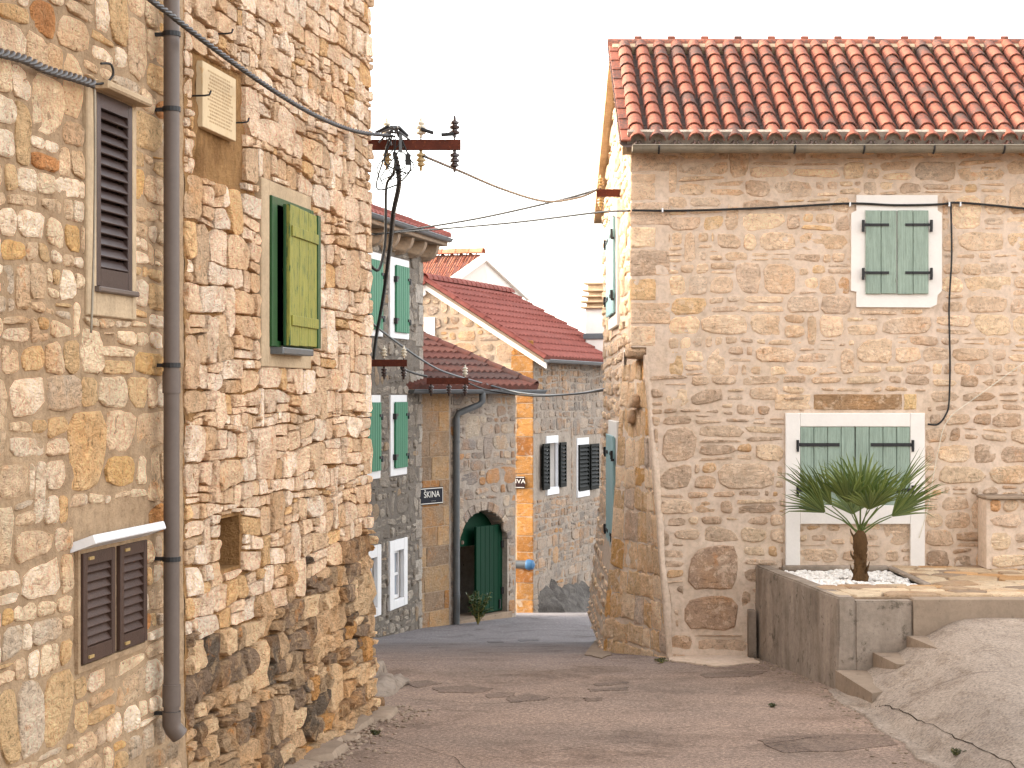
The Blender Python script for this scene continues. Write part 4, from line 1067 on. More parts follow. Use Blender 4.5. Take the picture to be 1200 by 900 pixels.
m = MB(); xybox(m, 3.60, PXR, 16.83, 17.0, -3.3, PZ - .012, .012); tag(m.build('patio_edge', M['concrete']), 'pale concrete edging along the front of the flagstone patio', 'edging')
# rim of the planter and pebbles
m = MB(); xybox(m, hole[1], hole[1] + .07, hole[2], hole[3] + .05, -2.2, PZ + .008, .008); xybox(m, 2.84, hole[1], hole[3], hole[3] + .08, -2.2, PZ + .02, .008)
m.build('planter_rim', M['concrete_old'], rw_)
rp_ = random.Random(3); m = MB()
ico = bmesh.new(); bmesh.ops.create_icosphere(ico, subdivisions=1, radius=1); icv = [v.co.copy() for v in ico.verts]; ico.verts.index_update(); icf = [tuple(v.index for v in f.verts) for f in ico.faces]; ico.free()
for k in range(2600):
    x, y = rp_.uniform(2.86, hole[1] - .01), rp_.uniform(hole[2] + .0, hole[3])
    s = rp_.uniform(.014, .030); q = Matrix.Rotation(rp_.uniform(0, 6), 3, 'Z') @ Matrix.Rotation(rp_.uniform(-.5, .5), 3, 'X')
    sc = Vector((s * rp_.uniform(.8, 1.5), s, s * rp_.uniform(.5, .8))); c = Vector((x, y, PZ - .07 + rp_.uniform(0, .035) + .03 * noise.noise((x * 3, y * 3, 0))))
    m.add([c + q @ Vector((p.x * sc.x, p.y * sc.y, p.z * sc.z)) * (1 + .2 * noise.noise(p * 1.5 + c * 9)) for p in icv], icf)
tag(m.build('pebbles', M['pebble'], None, True, 'stuff', 60), 'white pebbles covering the soil round the palm')
# drain spout post against the wall corner
m = MB(); xybox(m, 2.50, 2.575, 19.80, 19.95, -3.0, -2.28, .008); m.build('drain_block', M['concrete_old'], rw_)
# sloping concrete ramp with steps against the patio wall
def smin(a, b, k=.10):
    h = max(0.0, min(1.0, .5 + .5 * (b - a) / k)); return b + (a - b) * h - k * h * (1 - h)
def rampz(x, y):
    w_ = max(0.0, 16.84 - y)
    base = -2.66 + 0.58 * max(0, x - 2.86) + min(1.0, w_ / 0.8) * 0.05 * min(1, max(0, (x - 2.9) / .15))
    base = smin(base, -2.02 - .06 * w_ + .02 * (x - 4))
    base = max(base, gz(x, y) - 0.02 + 0.03 * min(1, max(0, (x - 2.72) / .1)))
    return base + .014 * noise.noise((x * 1.3, y * 1.3, 5)) + .006 * noise.noise((x * 5, y * 5, 2))
edge = lambda y: 2.82 + 0.14 * noise.noise((y * 0.9, 3, 0)) + 0.05 * noise.noise((y * 4, 1, 0)) + max(0, 13.4 - y) * 0.16
V = []; Fc = []; yy_ = list(np.arange(7.0, 16.83, 0.12)) + [16.835]; nn = 64
for y in yy_:
    for i in range(nn + 1):
        t_ = (i / nn) ** 1.5; x = edge(y) + (PXR - edge(y)) * t_
        V.append(Vector((x, y, gz(x, y) - .02 if i == 0 else max(rampz(x, y), gz(x, y) + .006))))
for j in range(len(yy_) - 1):
    for i in range(nn): Fc.append((j * (nn + 1) + i, j * (nn + 1) + i + 1, (j + 1) * (nn + 1) + i + 1, (j + 1) * (nn + 1) + i))
ramp = tag(obj('concrete_ramp', V, Fc, M['ramp'], None, True, angle=None), 'rough sloping concrete apron with long cracks below the patio', None, None, 'structure')
steps = empty('concrete_steps', (3.2, 16.4, -2.6), 'three small concrete steps climbing against the patio wall', 'steps')
for q, z1 in (([(2.90, 16.84), (2.98, 15.55), (3.5, 15.9), (3.5, 16.84)], -2.475), ([(3.235, 16.84), (3.30, 16.10), (3.7, 16.0), (3.7, 16.84)], -2.315), ([(3.54, 16.84), (3.62, 16.0), (4.05, 16.0), (4.05, 16.84)], -2.165)):
    m = MB(); quadbox(m, q, -3.0, z1); m.build('step', M['concrete'], steps)
def crack(pts_, wd, parent, surf, name='crack'):
    m = MB(); v = []; f = []
    P = []
    for i in range(len(pts_) - 1):
        for k in range(8):
            t_ = k / 8; P.append((pts_[i][0] + (pts_[i + 1][0] - pts_[i][0]) * t_ + R.uniform(-.012, .012), pts_[i][1] + (pts_[i + 1][1] - pts_[i][1]) * t_ + R.uniform(-.02, .02)))
    P.append(pts_[-1])
    for i, (x, y) in enumerate(P):
        a = P[max(0, i - 1)]; b = P[min(len(P) - 1, i + 1)]; d = Vector((b[0] - a[0], b[1] - a[1], 0)).normalized(); s = Vector((-d.y, d.x, 0)) * wd * R.uniform(.4, 1.3)
        for q in (s, -s): v.append(Vector((x + q.x, y + q.y, surf(x + q.x, y + q.y) + .005)))
    for i in range(len(P) - 1): f.append((2 * i, 2 * i + 1, 2 * i + 3, 2 * i + 2))
    return obj(name, v, f, M['crack'], parent)
surf = lambda x, y: max(rampz(x, y), gz(x, y) + .006)
crack([(3.02, 15.2), (3.10, 14.2), (3.16, 13.2), (3.22, 12.4), (3.3, 11)], .0035, ramp, surf)
crack([(3.02, 15.2), (3.35, 14.9), (3.8, 14.6), (4.4, 14.3)], .003, ramp, surf)
crack([(2.98, 15.4), (3.02, 15.2)], .003, ramp, surf)

# low stone-clad block beside the patio
bl_ = empty('stone_block_wall', (5.4, 19.8, PZ), 'low stone clad block wall on the patio at the right edge', 'wall')
bx0 = (1157 - CX) / F * 19.55
m = MB(); xybox(m, bx0, 7.0, 19.58, 19.96, PZ - .01, (CY - 585) / F * 19.55, .01); m.build('block_core', M['mo_right'], bl_)
m = MB(); xybox(m, bx0 - .015, 7.0, 19.52, 19.95, (CY - 585) / F * 19.55, (CY - 585) / F * 19.55 + .03, .006); m.build('coping', M['concrete'], bl_)
Bw = Wall(bx0, 19.58, PZ, (1, 0), (0, -1)); SB = Stones(bl_, M['st_right'], 60)
for poly in masonry(0.04, 1.5, 0.0, 0.72, 0.17, 1.7, .035, rr, drop=.05, fill=.2): SB.put(Bw, poly, stone_geo(Bw, poly, rr, .02, .016, 10, -.03), pick(palR, rr))
SB.done()

# ------------------------------------------------------------------ palm
palm_base = Vector(((1008 - CX) / F * 18.75, 18.75, PZ - .06))
palm = empty('fan_palm', palm_base, 'small fan palm with a shaggy brown trunk in white pebbles', 'palm tree')
rpm = random.Random(9)
prof = [(0.085, 0), (0.078, .05), (0.066, .12), (0.06, .22), (0.066, .32), (0.072, .40), (0.06, .47), (.03, .52)]
v = []; f = []; n = 14
for j in range(26):
    h = .52 * j / 25; r_ = float(np.interp(h, [p[1] for p in prof], [p[0] for p in prof]))
    for k in range(n):
        t = 2 * math.pi * k / n; d = 1 + .22 * noise.noise((math.cos(t) * 3, math.sin(t) * 3, h * 22)) + (.10 if (j + k) % 4 == 0 else 0)
        v.append(palm_base + Vector((math.cos(t) * r_ * d, math.sin(t) * r_ * d, h)))
for j in range(25):
    for k in range(n): f.append((j * n + k, j * n + (k + 1) % n, (j + 1) * n + (k + 1) % n, (j + 1) * n + k))
trunk = obj('trunk', v, f, M['bark'], palm, True, angle=70)
for k in range(16):
    t = rpm.uniform(0, 6.28); h = rpm.uniform(.08, .48); d = Vector((math.cos(t), math.sin(t), 0)); p = palm_base + d * .06 + Vector((0, 0, h))
    m = MB(); m.tube([p, p + d * .03 + Vector((0, 0, .05)), p + d * rpm.uniform(.03, .05) + Vector((0, 0, .09))], [.013, .009, .003], 5); m.build('leaf_stub', M['bark'], trunk)
crown = palm_base + Vector((0, 0, .50))
def frond(az, el, pl, rad, spread, n, tilt=0.0):
    d = Vector((math.cos(az) * math.cos(el), math.sin(az) * math.cos(el), math.sin(el)))
    side = d.cross(Z).normalized() if abs(d.z) < .98 else X
    upv = side.cross(d).normalized(); m = MB(); p0 = crown + Vector((0, 0, rpm.uniform(-.05, .04)))
    pl *= 1.25; rad *= 1.28
    hub = p0 + d * pl - Z * pl * .06
    m.tube([p0, p0 + d * pl * .5 + Z * .012, hub], [.010, .007, .006], 6)
    fd = (d - Z * tilt).normalized(); fs = fd.cross(Z); fs = fs.normalized() if fs.length > .05 else side
    if abs(math.cos(az)) > .75 and el < 1.0: fs = (fs * .45 + Z * .9 * (1 if math.cos(az) > 0 else -1)); fs = (fs - fd * fs.dot(fd)).normalized()
    fu = fs.cross(fd).normalized()
    n = max(9, int(n * .78))
    for i in range(n):
        a = (i / (n - 1) - .5) * spread + rpm.uniform(-.02, .02)
        L = rad * (0.72 + .28 * math.cos(a * .75)) * rpm.uniform(.93, 1.05)
        dr = (fd * math.cos(a) + fs * math.sin(a) + fu * (.10 * abs(math.sin(a)) + rpm.uniform(-.03, .03))).normalized()
        sd = dr.cross(fu).normalized(); un = sd.cross(dr).normalized()
        n_ = n; wv = rad * min(spread, 2.2) / n * .30; v = []; f = []
        K_ = [(0.02, .30, 0), (.30, 1.0, .0), (.55, .80, .01), (.80, .45, .05), (1.0, .05, .13)]
        for (t, ww, dp) in K_:
            c = hub + dr * (L * t) - Z * (L * dp * rpm.uniform(.3, 1.3)) ; q = wv * ww
            v += [c - sd * q + un * q * .55, c, c + sd * q + un * q * .55]
        for j in range(len(K_) - 1):
            f += [(3 * j, 3 * j + 1, 3 * j + 4, 3 * j + 3), (3 * j + 1, 3 * j + 2, 3 * j + 5, 3 * j + 4)]
        m.add(v, f)
    o = m.build('frond', M['leaf'], palm)
    return o
D2 = math.radians
for az, el, pl, rad, spr, n, tl_ in (
    (D2(178), D2(33), .40, .46, .62, 13, -.10), (D2(4), D2(36), .42, .44, .60, 12, -.1), (D2(190), D2(40), .36, .42, .8, 14, -.10), (D2(352), D2(22), .36, .44, .7, 13, -.1),
    (D2(186), D2(24), .34, .38, 1.3, 20, .05), (D2(-8), D2(26), .30, .38, 1.3, 20, .05),
    (D2(262), D2(60), .26, .38, 1.9, 24, .0), (D2(228), D2(44), .30, .40, 1.7, 20, .05), (D2(312), D2(46), .30, .40, 1.7, 20, .05),
    (D2(282), D2(34), .26, .38, 2.0, 24, .25),
    (D2(80), D2(70), .28, .42, 1.8, 20, .0), (D2(50), D2(54), .30, .40, 1.6, 18, .0), (D2(132), D2(56), .30, .40, 1.6, 18, .0), (D2(95), D2(25), .3, .36, 1.8, 16, .2)):
    frond(az, el + D2(9), pl, rad, spr, n, tl_ - .12)

# ------------------------------------------------------------------ GREY HOUSE
gy_ = (-1.48, 31.0); gdir = Vector((0.2205, 1, 0)).normalized(); GLn2 = 15.35  # unseen near end lengthened to keep the sun off the street
Gw = Wall(gy_[0] - gdir.x * GLn2, gy_[1] - gdir.y * GLn2, -4.3, (gdir.x, gdir.y), (gdir.y, -gdir.x))
GH = 2.27 + 4.3
grey = empty('stone_house', Gw.P(GLn2 - 2, 0), 'narrow grey stone house with green shutters and stone eave brackets', 'house')
gw = {}
def grect(x0, y0, x1, y1): return Gw.rect(x0, y0, x1, y1)
wins = [('s', (455, 303, 477, 397), (460, 312, 475, 390)), ('s', (455.5, 463, 474.5, 557), (459, 471, 473, 548)), ('w', (454.5, 632, 475, 712), (459, 645, 471, 702))]
allw = []
for kd, o_, i_ in wins: allw.append((kd, grect(*o_), grect(*i_)))
du = -(Gw.pix(465, 450)[0] - Gw.pix(433, 450)[0])
for kd, a, b in list(allw): allw.append((kd, (a[0] + du, a[1] + du, a[2], a[3]), (b[0] + du, b[1] + du, b[2], b[3])))
skin('mortar_wall', Gw, 3.0, GLn2, 0, GH, 0.07, M['mo_grey'], grey, [w_[2] for w_ in allw if w_[0] == 'w'], .016, 5, 0.004, fine=.5)
palG = [(C(168, 158, 145), 4), (C(154, 145, 133), 4), (C(184, 174, 160), 2), (C(140, 131, 120), 2), (C(176, 154, 128), 1)]
rg = random.Random(31); SGy = Stones(grey, M['st_grey'], 300)
ustart = Gw.pix(424, 450)[0]
nosg = [w_[1] for w_ in allw]
for poly in masonry(ustart - 3.5, GLn2 - .30, 0, GH, .165, 1.75, .034, rg, nosg, drop=.1, fill=.3, wob=.35, hvar=(.6, 1.6)):
    SGy.put(Gw, poly, stone_geo(Gw, poly, rg, rg.uniform(.006, .03), .02, 10, -.04, .08, .016, .08), pick(palG, rg))
v = 0.3; k = 0
while v < GH - .1:
    h = rg.uniform(.24, .40); l = .48 if k % 2 else .26; k += 1
    poly = [(GLn2 - l + .31 - .30, v + .015), (GLn2 + .01, v + .015), (GLn2 + .01, v + h - .015), (GLn2 - l + .01, v + h - .015)]
    SGy.put(Gw, poly, stone_geo(Gw, poly, rg, .018, .012, 12, -.04, .03, .008, .02, it=0), pick([(C(196, 188, 176), 3), (C(182, 172, 160), 2)], rg)); v += h
SGy.done()
m = MB(); m.wbox(Gw, 0, GLn2 - .02, -.3, GH, -5.2, -.6); m.wbox(Gw, 0, 9.75, -.3, GH, -.6, -.06); m.wbox(Gw, GLn2 - .4, GLn2 - .02, -.3, GH, -.6, -.05); m.build('house_core', M['mo_grey'], grey)
for kd, a, b in allw:
    m = MB()
    if kd == 's':
        m.wbox(Gw, a[0], a[1], a[2], a[3], -.05, .035, .006); m.build('window_surround', M['white_paint'], grey)
        mid = (b[0] + b[1]) / 2; sv = [b[2] + .2, b[3] - .2]
        for (p, q, s) in ((b[0], mid - .003, -1), (mid + .003, b[1], 1)):
            m = MB(); m.wbox(Gw, p + .01, q - .01, b[2] + .02, b[3] - .02, .03, .045); sh = m.build('shutter', M['green_shut'], grey); x_ = np.linspace(p, q, 4)
            for i in range(3): m = MB(); m.wbox(Gw, x_[i] + .004, x_[i + 1] - .004, b[2], b[3], .045, .072, .006); m.build('plank', M['green_shut'], sh)
            for vb in sv: m = MB(); e = p - .02 if s < 0 else q + .02; m.wbox(Gw, min(e, p + .1) if s < 0 else q - .1, p + .1 if s < 0 else e, vb - .02, vb + .02, .072, .085); m.wbox(Gw, e - .03, e + .03, vb - .07, vb + .02, .03, .09); m.build('hinge', M['iron'], sh)
    else:
        m.wbox(Gw, a[0], b[0], a[2], a[3], -.05, .04, .006); m.wbox(Gw, b[1], a[1], a[2], a[3], -.05, .04, .006); m.wbox(Gw, b[0] + .001, b[1] - .001, a[2], b[2], -.05, .038, .006); m.wbox(Gw, b[0] + .001, b[1] - .001, b[3], a[3], -.05, .038, .006)
        m.build('window_surround', M['white_paint'], grey)
        m = MB(); c_ = (b[0] + b[1]) / 2; t = .05
        m.wbox(Gw, b[0], b[0] + t, b[2], b[3], -.10, -.05); m.wbox(Gw, b[1] - t, b[1], b[2], b[3], -.10, -.05); m.wbox(Gw, b[0] + t, b[1] - t, b[2], b[2] + t, -.099, -.051); m.wbox(Gw, b[0] + t, b[1] - t, b[3] - t, b[3], -.099, -.051); m.wbox(Gw, c_ - .03, c_ + .03, b[2] + t, b[3] - t, -.098, -.045); m.wbox(Gw, b[0] + t, b[1] - t, (b[2] + b[3]) / 2 - .02, (b[2] + b[3]) / 2 + .02, -.097, -.052)
        wf = m.build('window', M['white_paint'], grey)
        for (p, q) in ((b[0] + t, c_ - .03), (c_ + .03, b[1] - t)): m = MB(); m.wbox(Gw, p, q, b[2] + t, b[3] - t, -.09, -.082); m.build('pane', M['glass'], wf)
        reveal('window_reveal', Gw, b, .2, M['plaster_white'], grey, None, -.02)
# eave: brackets, stone slab, gutter, hipped tile roof
ov = .34
m = MB(); m.wbox(Gw, 2, GLn2 + .36, GH + .19, GH + .30, -.5, ov, .01); slabo = m.build('eave_slab', M['concrete'], grey)
uu = GLn2 - .02
while uu > ustart - 1:
    poly = [(0, 0)] + [(.34 * math.cos(t), .0 + .30 - .30 * math.sin(t)) for t in np.linspace(0, math.pi / 2, 7)][::-1]
    v = []; nb = 8; pr = [(-.1, GH - .10)] + [(.02 + .26 * math.sin(t), GH + .185 - .27 * math.cos(t)) for t in np.linspace(0.15, math.pi / 2, 7)] + [(-.1, GH + .185)]
    for s in (-.075, .075):
        for (nn_, vv_) in pr: v.append(Gw.P(uu + s, vv_, nn_))
    k = len(pr); f = [tuple(range(k - 1, -1, -1)), tuple(range(k, 2 * k))] + [(i, (i + 1) % k, k + (i + 1) % k, k + i) for i in range(k)]
    obj('eave_bracket', v, f, M['concrete'], grey); uu -= .78
e0 = Gw.P(2, GH + .30, ov); e1 = Gw.P(GLn2 + .36, GH + .30, ov); wdt = 5.9
def tile_field(m, e0, e1, up, rise, L0, n_rows, colw, t0=lambda s: 0.0, t1=None, amp=.03, step=.05):
    """joined field of roof tiles: rows stepped like a saw, ribs along the slope. t0/t1 trim each row at its ends"""
    d = (e1 - e0); W = d.length; d.normalize(); sd = (up.normalized() * math.cos(rise) + Z * math.sin(rise)); nn_ = d.cross(sd).normalized(); nn_ = nn_ if nn_.z > 0 else -nn_
    ex_ = L0 / n_rows
    for r_ in range(n_rows):
        s0, s1 = r_ * ex_, (r_ + 1) * ex_ + .04
        a, b = t0(s0), (t1(s0) if t1 else W)
        a2, b2 = t0(min(s1, L0)), (t1(min(s1, L0)) if t1 else W)
        nc = max(2, int((b - a) / colw * 4)); v = []; f = []
        for (s, h, aa, bb) in ((s0, -.02, a, b), (s0, step, a, b), (s1, .012, a2, b2)):
            for i in range(nc + 1):
                x_ = aa + (bb - aa) * i / nc; xx = a + (b - a) * i / nc
                rb = amp * (.5 + .5 * math.cos(2 * math.pi * xx / colw)) if h > 0 else 0
                v.append(e0 + d * x_ + sd * s + nn_ * (h + rb))
        for j in range(2):
            for i in range(nc): f.append((j * (nc + 1) + i, j * (nc + 1) + i + 1, (j + 1) * (nc + 1) + i + 1, (j + 1) * (nc + 1) + i))
        m.add(v, f)
rise = math.radians(21); Lg = 3.3
m = MB(); tile_field(m, e0, e1, -Gw.N, rise, Lg, 9, .22, t1=lambda s: (e1 - e0).length - s * math.cos(rise))
groof = m.build('roof_tiles', M['tile_red'], grey, False, 'stuff')
m = MB(); e2 = Gw.P(GLn2 + .36, GH + .30, -wdt); tile_field(m, e1, e2, -Gw.U, rise, Lg, 9, .22, t0=lambda s: s * math.cos(rise), t1=lambda s: (e2 - e1).length - s * math.cos(rise)); m.build('hip_end_tiles', M['tile_red'], grey, False, 'stuff')
m = MB(); rdg = e1 - Gw.N * Lg * math.cos(rise) - Gw.U * Lg * math.cos(rise) + Z * Lg * math.sin(rise); 
slab(m, [e0 - Gw.N * .1 - Z * .02, e1 - Gw.N * .1 - Gw.U * .1 - Z * .02, rdg, e0 - Gw.N * Lg * math.cos(rise) + Z * Lg * math.sin(rise)], .04); m.build('roof_deck', M['concrete'], grey)
hipme = coppo('hip_tile', M['tile_red'], .42, .11, .10, .014, 6)
hd = (rdg - e1); k = 0
while k * .38 < hd.length - .2:
    place('hip_tile', hipme, frame(e1 + hd.normalized() * (k * .38) + Z * .03, hd.cross(Z), hd), grey); k += 1
gutter(e0 + Gw.N * .03 + Z * .01, e1 + Gw.N * .03 + Z * .01, .06, M['zinc_grey'], grey)

# ------------------------------------------------------------------ SHED with the arched green door
Sd = Vector((1.51, 2.5, 0)).normalized()
Sw = Wall(-1.75, 30.5, -4.3, (Sd.x, Sd.y), (Sd.y, -Sd.x))
SU = 3.504; SH = 4.3 + 0.10
shed = empty('stone_outbuilding', Sw.P(1.7, .2), 'low stone outbuilding with an arched green door and brown tile roof', 'house')
uD0, uD1 = Sw.pix(538, 600)[0], Sw.pix(594, 600)[0]; uM = (uD0 + uD1) / 2; rD = (uD1 - uD0) / 2
vS = Sw.pix(566, 636)[1]; vT = Sw.pix(567, 598)[1]; kA = (vT - vS) / rD
uP = Sw.pix(531, 600)[0]; uQ = Sw.pix(526, 600)[0]
def in_arch(a, b): return abs(a - uM) < rD and (b < vS or ((a - uM) / rD) ** 2 + ((b - vS) / (vT - vS)) ** 2 < 1)
skin('mortar_wall', Sw, uQ, SU, 0, SH + .02, .045, M['mo_shed'], shed, (), .012, 5, .002, inside=in_arch)
skin('side_wall', Wall(Sw.P(SU, 0).x, Sw.P(SU, 0).y, -4.3, (-Sw.N.x, -Sw.N.y), (Sw.U.x, Sw.U.y)), 0, 3.2, 0, SH, .1, M['mo_shed'], shed, (), .01)
skin('block_mortar', Sw, 0.0, uQ, 0, SH + .02, .08, M['mo_back'], shed, (), .006, 5, .0)
palS = [(C(188, 172, 156), 4), (C(170, 156, 144), 4), (C(204, 188, 168), 3), (C(196, 150, 110), 1.2), (C(156, 146, 138), 2)]
rs = random.Random(44); SS = Stones(shed, M['st_far'], 300)
for poly in masonry(uQ + .06, SU - .02, 0, SH - .02, .20, 1.6, .034, rs, [(uM - rD - .05, uM + rD + .05, -1, vS), (uM - rD * .8, uM + rD * .8, vS - .1, vT + .18)], drop=.08, fill=.25, wob=.3):
    SS.put(Sw, poly, stone_geo(Sw, poly, rs, rs.uniform(.008, .020), .012, 12, -.03, .05, .012, .04, cut=.12, it=1), pick(palS, rs))
nv_ = 13
for i in range(nv_):
    t0_, t1_ = math.pi * (i + .08) / nv_, math.pi * (i + .92) / nv_
    e = lambda t, k: (uM + math.cos(t) * rD * (1 + .22 * (k - 1)), vS + math.sin(t) * (vT - vS + .22 * rD * (k - 1)))
    poly = [e(t0_, 1), e(t0_, 1.9), e(t1_, 1.9), e(t1_, 1)]
    SS.put(Sw, poly, stone_geo(Sw, poly, rs, .016, .01, 10, -.2, .02, .008, .02, it=0), pick(palS, rs))
v = .25
while v < SH - .2:                      # ashlar blocks beside the sign
    h = rs.uniform(.30, .46); u = -.1
    while u < uQ - .05:
        l = min(rs.uniform(.5, .9), uQ - u); poly = [(u + .006, v + .006), (u + l - .006, v + .006), (u + l - .006, v + h - .006), (u + .006, v + h - .006)]
        SS.put(Sw, poly, stone_geo(Sw, poly, rs, .012, .012, 12, -.03, .03, .006, .01, it=0), pick([(C(196, 164, 126), 3), (C(178, 150, 120), 3), (C(164, 140, 116), 3), (C(190, 138, 88), .6)], rs)); u += l
    v += h
SS.done()
# recess and door leaves
m = MB(); arc = [(uM + rD * math.cos(t), vS + (vT - vS) * math.sin(t)) for t in np.linspace(0, math.pi, 15)]
pth = [(uD1, 0)] + arc + [(uD0, 0)]
v = [Sw.P(a, b, .01) for a, b in pth] + [Sw.P(a, b, -.55) for a, b in pth]; k = len(pth)
obj('door_reveal', v, [(i, i + 1, k + i + 1, k + i) for i in range(k - 1)], M['mo_shed'], shed, True)
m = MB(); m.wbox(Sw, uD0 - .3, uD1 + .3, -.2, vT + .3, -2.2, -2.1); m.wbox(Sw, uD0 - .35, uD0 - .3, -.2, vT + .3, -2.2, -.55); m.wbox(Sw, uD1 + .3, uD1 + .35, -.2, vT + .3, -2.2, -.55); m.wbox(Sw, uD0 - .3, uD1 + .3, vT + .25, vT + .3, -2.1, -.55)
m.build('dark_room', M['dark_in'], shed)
gl = Sw.P(uM, 0).z; floor_v = gz(0, 32.6) - Sw.O.z
dv1 = Sw.pix(578, 616)[1]
uL = Sw.pix(563, 600)[0]
dl = MB(); dl.wbox(Sw, uL, uD1 - .01, floor_v + .10, dv1, -.125, -.11); door = dl.build('door_leaf', M['green_door'], shed)
x_ = np.linspace(uL, uD1 - .01, 7)
for i in range(6): m = MB(); m.wbox(Sw, x_[i] + .003, x_[i + 1] - .003, floor_v + .10, dv1, -.11, -.085, .006); m.build('plank', M['green_door'], door)
for vb in (dv1 - .35, floor_v + .45): m = MB(); m.wbox(Sw, uD1 - .07, uD1 - .005, vb - .06, vb + .06, -.085, -.06); m.build('hinge', M['iron'], door)
m = MB(); m.wbox(Sw, uD1 - .14, uD1 - .10, floor_v + .14, floor_v + .30, -.085, -.06); m.build('bolt', M['iron'], door)
# other leaf, folded inwards
lf2 = Wall(0, 0, 0, (1, 0), (0, 1)); lf2.O = Sw.P(uD0 + .03, 0, -.20); lf2.U = (-Sw.N * .96 + Sw.U * .28).normalized(); lf2.N = lf2.U.cross(Z) * -1; 
m = MB(); m.wbox(lf2, 0, .75, floor_v + .10, vS + .05, -.02, .0); d2 = m.build('door_leaf', M['green_door'], shed)
x_ = np.linspace(0, .75, 6)
for i in range(5): m = MB(); m.wbox(lf2, x_[i] + .003, x_[i + 1] - .003, floor_v + .10, vS + .05, 0, .022, .005); m.build('plank', M['green_door'], d2)
m = MB(); m.prism(Sw, [(uD0, vS - .06), (uD1, vS - .06)] + arc, -.30, -.26); m.build('fanlight_board', M['green_door'], shed)
m = MB(); m.wbox(Sw, uD0 - .1, uD1 + .1, floor_v - .2, floor_v + .08, -.5, .06, .01); m.build('door_step', M['concrete'], shed)
# roof
sup = -Sw.N; srise = math.radians(20.8)
se0 = Sw.P(-.6, SH, .28); se1 = Sw.P(SU + .30, SH, .28)
m = MB(); tile_field(m, se0, se1, sup, srise, 3.1, 9, .2, amp=.045, step=.05); m.build('roof_tiles', M['tile_brown'], shed, False, 'stuff')
sdv = (sup * math.cos(srise) + Z * math.sin(srise)).normalized()
m = MB(); slab(m, [se0 - Z * .03, se1 - Z * .03 - Sw.U * .04, se1 + sdv * 3.1 - Z * .03 - Sw.U * .04, se0 + sdv * 3.1 - Z * .03], .05); m.build('roof_deck', M['concrete'], shed)
vt = coppo('verge_tile', M['tile_brown'], .42, .10, .085, .014, 6)
for k in range(8): place('verge_tile', vt, frame(se1 + sdv * (k * .37) + Z * .05 - Sw.U * .06, Sw.U, sdv), shed)
gg = gutter(Sw.P(-.3, SH - .03, .34), Sw.P(SU + .42, SH - .03, .34), .065, M['zinc_grey'], shed)
up2 = Sw.pix(541, 480)[0]
m = MB(); m.tube([Sw.P(up2 + .12, SH - .07, .34), Sw.P(up2 + .12, SH - .22, .34), Sw.P(up2 + .08, SH - .28, .30), Sw.P(uP + .02, SH - .42, .09), Sw.P(uP, SH - .50, .07), Sw.P(uP, .1, .07)], .055, 12); sp_ = m.build('downpipe', M['zinc_grey'], shed, True)
for vb in (SH - .9, 2.0, .9): m = MB(); m.tube([Sw.P(uP, vb - .02, .07), Sw.P(uP, vb + .02, .07)], .062, 12); m.build('pipe_bracket', M['zinc_grey'], sp_)
# sunlit tiles of the lower lean-to roof at the far left of it
# street sign
def sign(w, r, text, sub, label, mat, n=.03, tx=None, flip=1):
    u0, u1, v0, v1 = r; m = MB(); m.wbox(w, u0, u1, v0, v1, n, n + .012, .003); s = tag(m.build('street_sign', mat), label, 'street sign', 'street name signs')
    m = MB(); t = .012; e = .012
    m.wbox(w, u0 + e, u1 - e, v0 + e, v0 + e + t, n + .012, n + .014); m.wbox(w, u0 + e, u1 - e, v1 - e - t, v1 - e, n + .012, n + .014); m.wbox(w, u1 - e - t, u1 - e, v0 + e + t, v1 - e - t, n + .012, n + .014); m.build('border', M['letter'], s)
    for (tt, size, vy, ux) in ((text, (v1 - v0) * .52, v0 + (v1 - v0) * .42, tx), (sub, (v1 - v0) * .18, v0 + (v1 - v0) * .16, (u0 + u1) / 2 + .05)):
        if not tt: continue
        cu = bpy.data.curves.new('lettering', 'FONT'); cu.body = tt; cu.size = size; cu.extrude = .001; cu.align_x = 'CENTER'
        tmp = bpy.data.objects.new('lettering', cu); COL.objects.link(tmp); dg = bpy.context.evaluated_depsgraph_get(); me = bpy.data.meshes.new_from_object(tmp.evaluated_get(dg)); COL.objects.unlink(tmp); bpy.data.objects.remove(tmp)
        pts_ = [w.P(ux + flip * v_.co.x * 1.15, vy + v_.co.y, n + .0135 + v_.co.z) for v_ in me.vertices]
        fcs = [tuple(p.vertices) for p in me.polygons]; bpy.data.meshes.remove(me)
        obj('lettering', pts_, fcs, M['letter'], s)
    return s
r1 = Sw.rect(490, 571, 517, 591)
sign(Sw, r1, 'ŠKINA', '- - - -', 'dark navy street sign with white letters beside the grey house corner', M['navy'], tx=(Sw.pix(503.5, 580)[0]))

# ------------------------------------------------------------------ BACK HOUSE
bd = Vector((0.327, 1, 0)).normalized()
Bs = Wall(.415, 38.0, -5.2, (bd.x, bd.y), (bd.y, -bd.x))
Bg = Wall(.415, 38.0, -5.2, (-bd.y, bd.x), (-bd.x, -bd.y))
back = empty('stone_house', (1.0, 40, -4.6), 'stone house with red flat tile roof at the end of the street', 'house')
BH = 5.2 + .70; BL = 7.2
ag = Bg.pix(500, 330); slope_b = (ag[1] - BH) / (ag[0] + .30); BHw = BH; BH = BH + .30 * slope_b
plb = (-slope_b / math.hypot(slope_b, 1), 1 / math.hypot(slope_b, 1), BH / math.hypot(slope_b, 1))
uAp = ag[0]; plb2 = (slope_b / math.hypot(slope_b, 1), 1 / math.hypot(slope_b, 1), (BH + 2 * slope_b * uAp) / math.hypot(slope_b, 1))
bw1 = Bs.rect(640, 519, 652, 571); bw2 = Bs.rect(676, 521, 688, 574)
skin('mortar_wall', Bs, 0, BL, 0, BH + .02, .09, M['mo_backs'], back, [bw1, bw2], .012, 5, 0)
